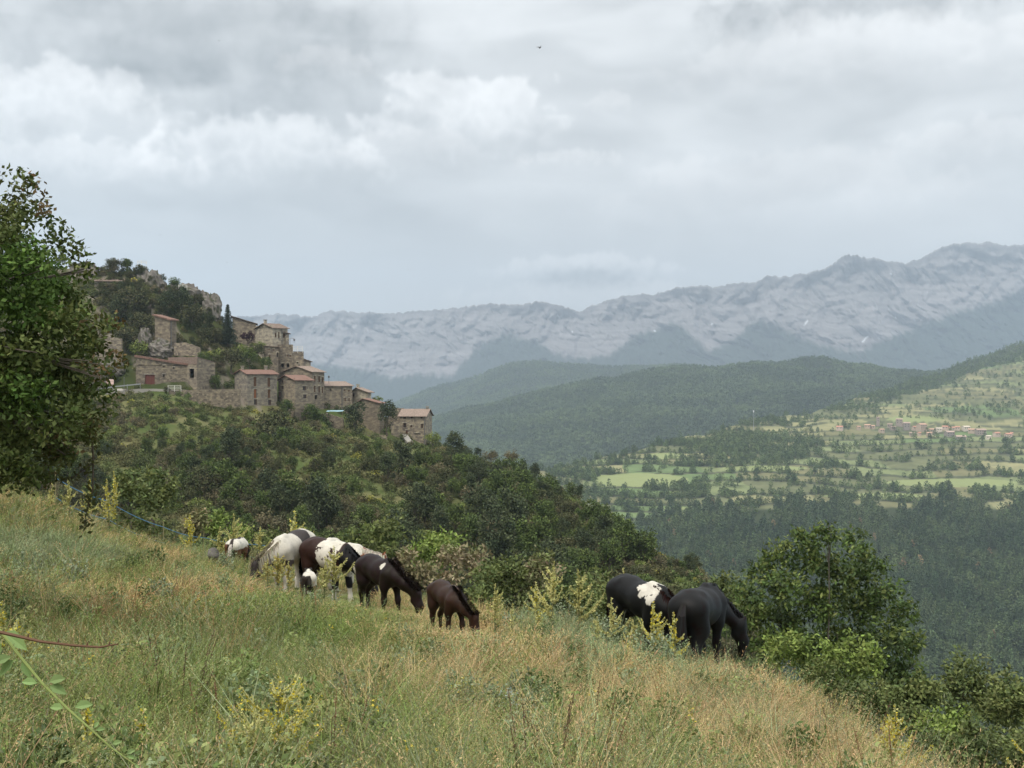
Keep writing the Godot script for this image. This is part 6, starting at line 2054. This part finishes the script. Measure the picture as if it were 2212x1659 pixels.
# ---- grass
func tuft(n: int, h: float, r: float, w: float, heads: float, lean: float) -> ArrayMesh:
	var g := Geo.new()
	for i in n:
		var a := rng.randf() * TAU
		var rr := r * sqrt(rng.randf())
		var p := Vector3(cos(a) * rr, -0.03, sin(a) * rr)
		var b := rng.randf() * TAU
		var out := Vector3(cos(b), 0, sin(b))
		var hh := h * rng.randf_range(0.55, 1.15)
		var le := lean * rng.randf_range(0.2, 1.2) * hh
		var side := Vector3(-out.z, 0, out.x).rotated(Vector3.UP, rng.randf_range(-1, 1)) * w
		var m1 := p + Vector3(0, hh * 0.5, 0) + out * le * 0.25
		var tip := p + Vector3(0, hh * (1.0 - 0.25 * lean), 0) + out * le
		var k := rng.randf_range(0.7, 1.3)
		var c := Color(k, k * rng.randf_range(0.94, 1.06), k * rng.randf_range(0.85, 1.1))
		if rng.randf() < heads:
			g.quad(p - side * 0.35, m1 - side * 0.3, m1 + side * 0.3, p + side * 0.35, c)
			g.tri(m1 - side * 0.3, tip, m1 + side * 0.3, c)
			var hc := Color(c.r * 1.45, c.g * 1.22, c.b * 1.15)
			for q in 6:
				var t := 0.62 + 0.07 * q
				g.leaf(m1.lerp(tip, t), (rdir() + (tip - m1).normalized() * 1.2).normalized(), rdir(), w * 4.6, w * 1.3, hc)
		else:
			g.quad(p - side, m1 - side * 0.8, m1 + side * 0.8, p + side, c)
			g.tri(m1 - side * 0.8, tip, m1 + side * 0.8, c)
	return g.mesh(M.grass)

func make_grass() -> void:
	var near := [tuft(40, 0.27, 0.10, 0.0032, 0.4, 1.0), tuft(44, 0.19, 0.10, 0.0042, 0.05, 1.15), tuft(26, 0.46, 0.07, 0.0028, 0.75, 0.85), tuft(48, 0.14, 0.12, 0.0038, 0.03, 1.4)]
	var far := [tuft(28, 0.32, 0.2, 0.006, 0.45, 0.9), tuft(30, 0.24, 0.2, 0.0075, 0.1, 1.0), tuft(24, 0.44, 0.16, 0.0055, 0.75, 0.75), tuft(30, 0.18, 0.24, 0.007, 0.1, 1.3)]
	# patches seen in the photograph: [u, v, radius u, radius v, kind] kinds 0 straw, 1 russet, 2 green, 3 blue green
	var pat := []
	for q in [[500, 1295, 60, 30, 1], [300, 1370, 130, 40, 1], [160, 1395, 60, 40, 1], [380, 1340, 60, 50, 1], [780, 1585, 60, 50, 1], [560, 1560, 50, 40, 1], [1010, 1610, 60, 40, 1], [250, 1185, 120, 40, 0], [1000, 1400, 130, 50, 0], [1330, 1500, 140, 60, 0], [1700, 1600, 260, 90, 0], [1450, 1580, 120, 60, 0], [1850, 1640, 200, 50, 0], [1250, 1620, 120, 50, 0], [1480, 1640, 100, 40, 1], [880, 1330, 80, 30, 0], [700, 1400, 110, 60, 2], [650, 1330, 80, 40, 2], [820, 1440, 80, 40, 2], [590, 1420, 60, 40, 2], [300, 1560, 90, 60, 2], [420, 1600, 90, 60, 2], [60, 1440, 80, 60, 2], [870, 1630, 80, 40, 2], [1700, 1470, 130, 40, 3], [1830, 1530, 90, 50, 3], [1560, 1460, 60, 40, 3], [1940, 1600, 70, 60, 3], [1350, 1420, 90, 50, 3], [1230, 1400, 80, 40, 3], [100, 1230, 120, 50, 3], [200, 1140, 110, 40, 2], [350, 1170, 80, 30, 0], [90, 1110, 110, 40, 2], [1100, 1330, 100, 30, 2], [560, 1290, 60, 40, 0], [1600, 1540, 90, 30, 0]]:
		var c := meadow_at(q[0], q[1])
		var e := meadow_at(q[0], q[1] - q[3])
		pat.push_back([c.x, -c.z, q[2] * -c.z / F, maxf(0.5, absf(c.z - e.z)), q[4]])
	var cols := [Color(0.46, 0.345, 0.18), Color(0.40, 0.235, 0.125), Color(0.165, 0.215, 0.062), Color(0.23, 0.275, 0.15), Color(0.25, 0.255, 0.10)]
	var xs := []
	var cs := []
	for i in 8:
		xs.push_back([])
		cs.push_back([])
	for i in 105000:
		var u := rng.randf_range(-420, 2560)
		var d := 3.2 + 50.0 * pow(rng.randf(), 1.15)
		var x := (u - CU) / F * d
		var s := grid(outside, x, d)
		for q in clumps:
			if absf(d - q[1]) < q[2] and absf(x - q[0]) < q[2] and rng.randf() < 0.9:
				s = 99.0
				break
		if s > 3.0 or (s > 0.8 and rng.randf() < (s - 0.8) / 2.5): continue
		var w := [0.18, 0.03, 0.52, 0.10, 0.38]
		var big := n1.get_noise_2d(x * 0.22, d * 0.22)
		var mid := n1.get_noise_2d(x * 0.9 + 30.0, d * 0.9)
		w[0] += maxf(0.0, big) * 0.8 + maxf(0.0, mid) * 0.5
		w[2] += maxf(0.0, -big) * 0.8 + maxf(0.0, -mid) * 0.5
		w[1] += maxf(0.0, n1.get_noise_2d(x * 0.5 + 80.0, d * 0.5) - 0.15) * 1.2
		for p in pat:
			var q := pow((x - p[0]) / p[2], 2) + pow((d - p[1]) / p[3], 2)
			if q < 2.2: w[p[4]] += 2.8 * exp(-q * 1.2)
		var sum := 0.0
		for e in w: sum += e
		var r := rng.randf() * sum
		var kind := 0
		while kind < 4 and r > w[kind]:
			r -= w[kind]
			kind += 1
		var shape := rng.randi() % 4
		if kind == 1 and shape == 2: shape = 0
		if kind == 3: shape = 2 if rng.randf() < 0.5 else 0
		var k := shape + (0 if d < 13.0 else 4)
		var h := rng.randf_range(0.7, 1.25) * (1.05 + 0.8 * mid + 0.7 * n1.get_noise_2d(x * 2.2, d * 2.2 + 9.0)) * (1.25 if kind == 3 else 0.85 if kind == 1 else 1.0)
		if d > 36.0: h *= 1.2
		for q in herd:
			if absf(x * q.y / d - q.x) < 1.2 and d > q.y - 5.0 and d < q.y + 1.0: h *= 0.62 if d < q.y - 2.5 else 0.45
		var y := gy(x, d)
		xs[k].push_back(Transform3D(Basis(Vector3.UP, rng.randf() * TAU).scaled(Vector3(1.1, h, 1.1)), Vector3(x, y, -d)))
		cs[k].push_back(tone(cols[kind], 0.48))
	var nm := ["seeding meadow grass", "short leafy meadow grass", "tall seeding meadow grass", "matted low meadow grass"]
	for k in 8:
		multi("meadow_grass", near[k] if k < 4 else far[k - 4], xs[k], cs[k], nm[k % 4] + (" in the near field" if k < 4 else " of the farther field"), "grass")
	# low herbs and dry stalks that break the grass up
	var herb := Geo.new()
	for i in 60:
		var a := rng.randf() * TAU
		var top := Vector3(cos(a) * rng.randf_range(0.02, 0.15), rng.randf_range(0.15, 0.42), sin(a) * rng.randf_range(0.02, 0.15))
		for q in 6:
			var p := top * ((q + 2.0) / 7.5)
			var t := rng.randf_range(0.75, 1.25)
			herb.leaf(p, (rdir() + Vector3(0, 0.3, 0)).normalized(), (rdir() + Vector3.UP).normalized(), 0.045, 0.022, Color(t, t, t * 0.95))
	var stalk := Geo.new()
	for i in 9:
		var a := rng.randf() * TAU
		var b := Vector3(cos(a), 0, sin(a)) * 0.08
		var e := b * rng.randf_range(2.0, 4.5) + Vector3(0, rng.randf_range(0.3, 0.62), 0)
		stalk.tube([b, e], [0.003, 0.002], 3, Color(0.8, 0.7, 0.6))
		for q in 26:
			stalk.leaf(b.lerp(e, rng.randf_range(0.45, 1.0)), rdir(), rdir(), 0.015, 0.009, Color.WHITE * rng.randf_range(0.7, 1.3))
	for sp in [["meadow_herbs", herb, 2600, [Color(0.14, 0.19, 0.06), Color(0.19, 0.24, 0.13), Color(0.10, 0.145, 0.045), Color(0.25, 0.29, 0.11)], "leafy green herbs growing through the meadow grass", 0.05, 0.7], ["dry_stalks", stalk, 420, [Color(0.24, 0.15, 0.085), Color(0.36, 0.26, 0.13), Color(0.15, 0.10, 0.065), Color(0.40, 0.36, 0.14)], "dry brown seed stalks standing in the meadow grass", 0.12, 0.35]]:
		var sx := []
		var sc := []
		for i in sp[2]:
			var u := rng.randf_range(-300, 2300)
			var d := 4.5 + 40.0 * pow(rng.randf(), 1.3)
			var x := (u - CU) / F * d
			if grid(outside, x, d) > 0.5: continue
			if n1.get_noise_2d(x * sp[6] + 60.0, d * sp[6] + sp[5] * 100.0) < sp[5]: continue
			var near_horse := false
			for q in herd:
				if absf(x * q.y / d - q.x) < 1.0 and d > q.y - 4.0 and d < q.y + 1.0: near_horse = true
			if near_horse: continue
			sx.push_back(Transform3D(Basis(Vector3.UP, rng.randf() * TAU).scaled(Vector3.ONE * rng.randf_range(0.6, 1.25)), Vector3(x, gy(x, d), -d)))
			sc.push_back(tone(sp[3][rng.randi() % 4], 0.3))
		multi(sp[0], sp[1].mesh(M.leaf), sx, sc, sp[4], "herbs")
	# tall blue green grass along the brink
	var tall := tuft(12, 0.5, 0.16, 0.0042, 0.45, 0.65)
	var tx := []
	var tc := []
	for i in 3600:
		var d := rng.randf_range(8.0, 24.0)
		var x := rng.randf_range(0.5, 5.5)
		var s := grid(outside, x, d)
		if s < -1.6 or s > 1.0 or rng.randf() > 0.35 + 0.5 * n1.get_noise_2d(x * 0.8, d * 0.8): continue
		tx.push_back(Transform3D(Basis(Vector3.UP, rng.randf() * TAU).scaled(Vector3(1, rng.randf_range(0.6, 1.15), 1)), Vector3(x, gy(x, d), -d)))
		tc.push_back(tone(cols[3] if rng.randf() < 0.6 else cols[0] if rng.randf() < 0.5 else cols[4], 0.35))
	multi("brink_grass", tall, tx, tc, "tall blue green grass along the brink of the meadow", "grass")
	# small yellow flowers sprinkled in the grass
	var g := Geo.new()
	g.tube([Vector3(0, 0, 0), Vector3(0.01, 0.3, 0)], [0.0025, 0.002], 3, Color(0.12, 0.14, 0.05))
	for i in 9: g.leaf(Vector3(0.01, 0.3, 0) + rdir() * 0.02, rdir(), Vector3.UP, 0.018, 0.014, Color(0.6, 0.46, 0.06))
	var fx := []
	var fc := []
	for i in 260:
		var u := rng.randf_range(-100, 1500)
		var d := rng.randf_range(5.0, 22.0)
		var x := (u - CU) / F * d
		if n1.get_noise_2d(x * 0.5 + 11.0, d * 0.5) < 0.08 or grid(outside, x, d) > 0: continue
		fx.push_back(Transform3D(Basis(Vector3.UP, rng.randf() * TAU).scaled(Vector3.ONE * rng.randf_range(0.8, 1.4)), Vector3(x, gy(x, d), -d)))
		fc.push_back(Color.WHITE)
	multi("yellow_wildflowers", g.mesh(M.leaf), fx, fc, "tiny yellow wildflowers sprinkled through the grass", "wildflowers")
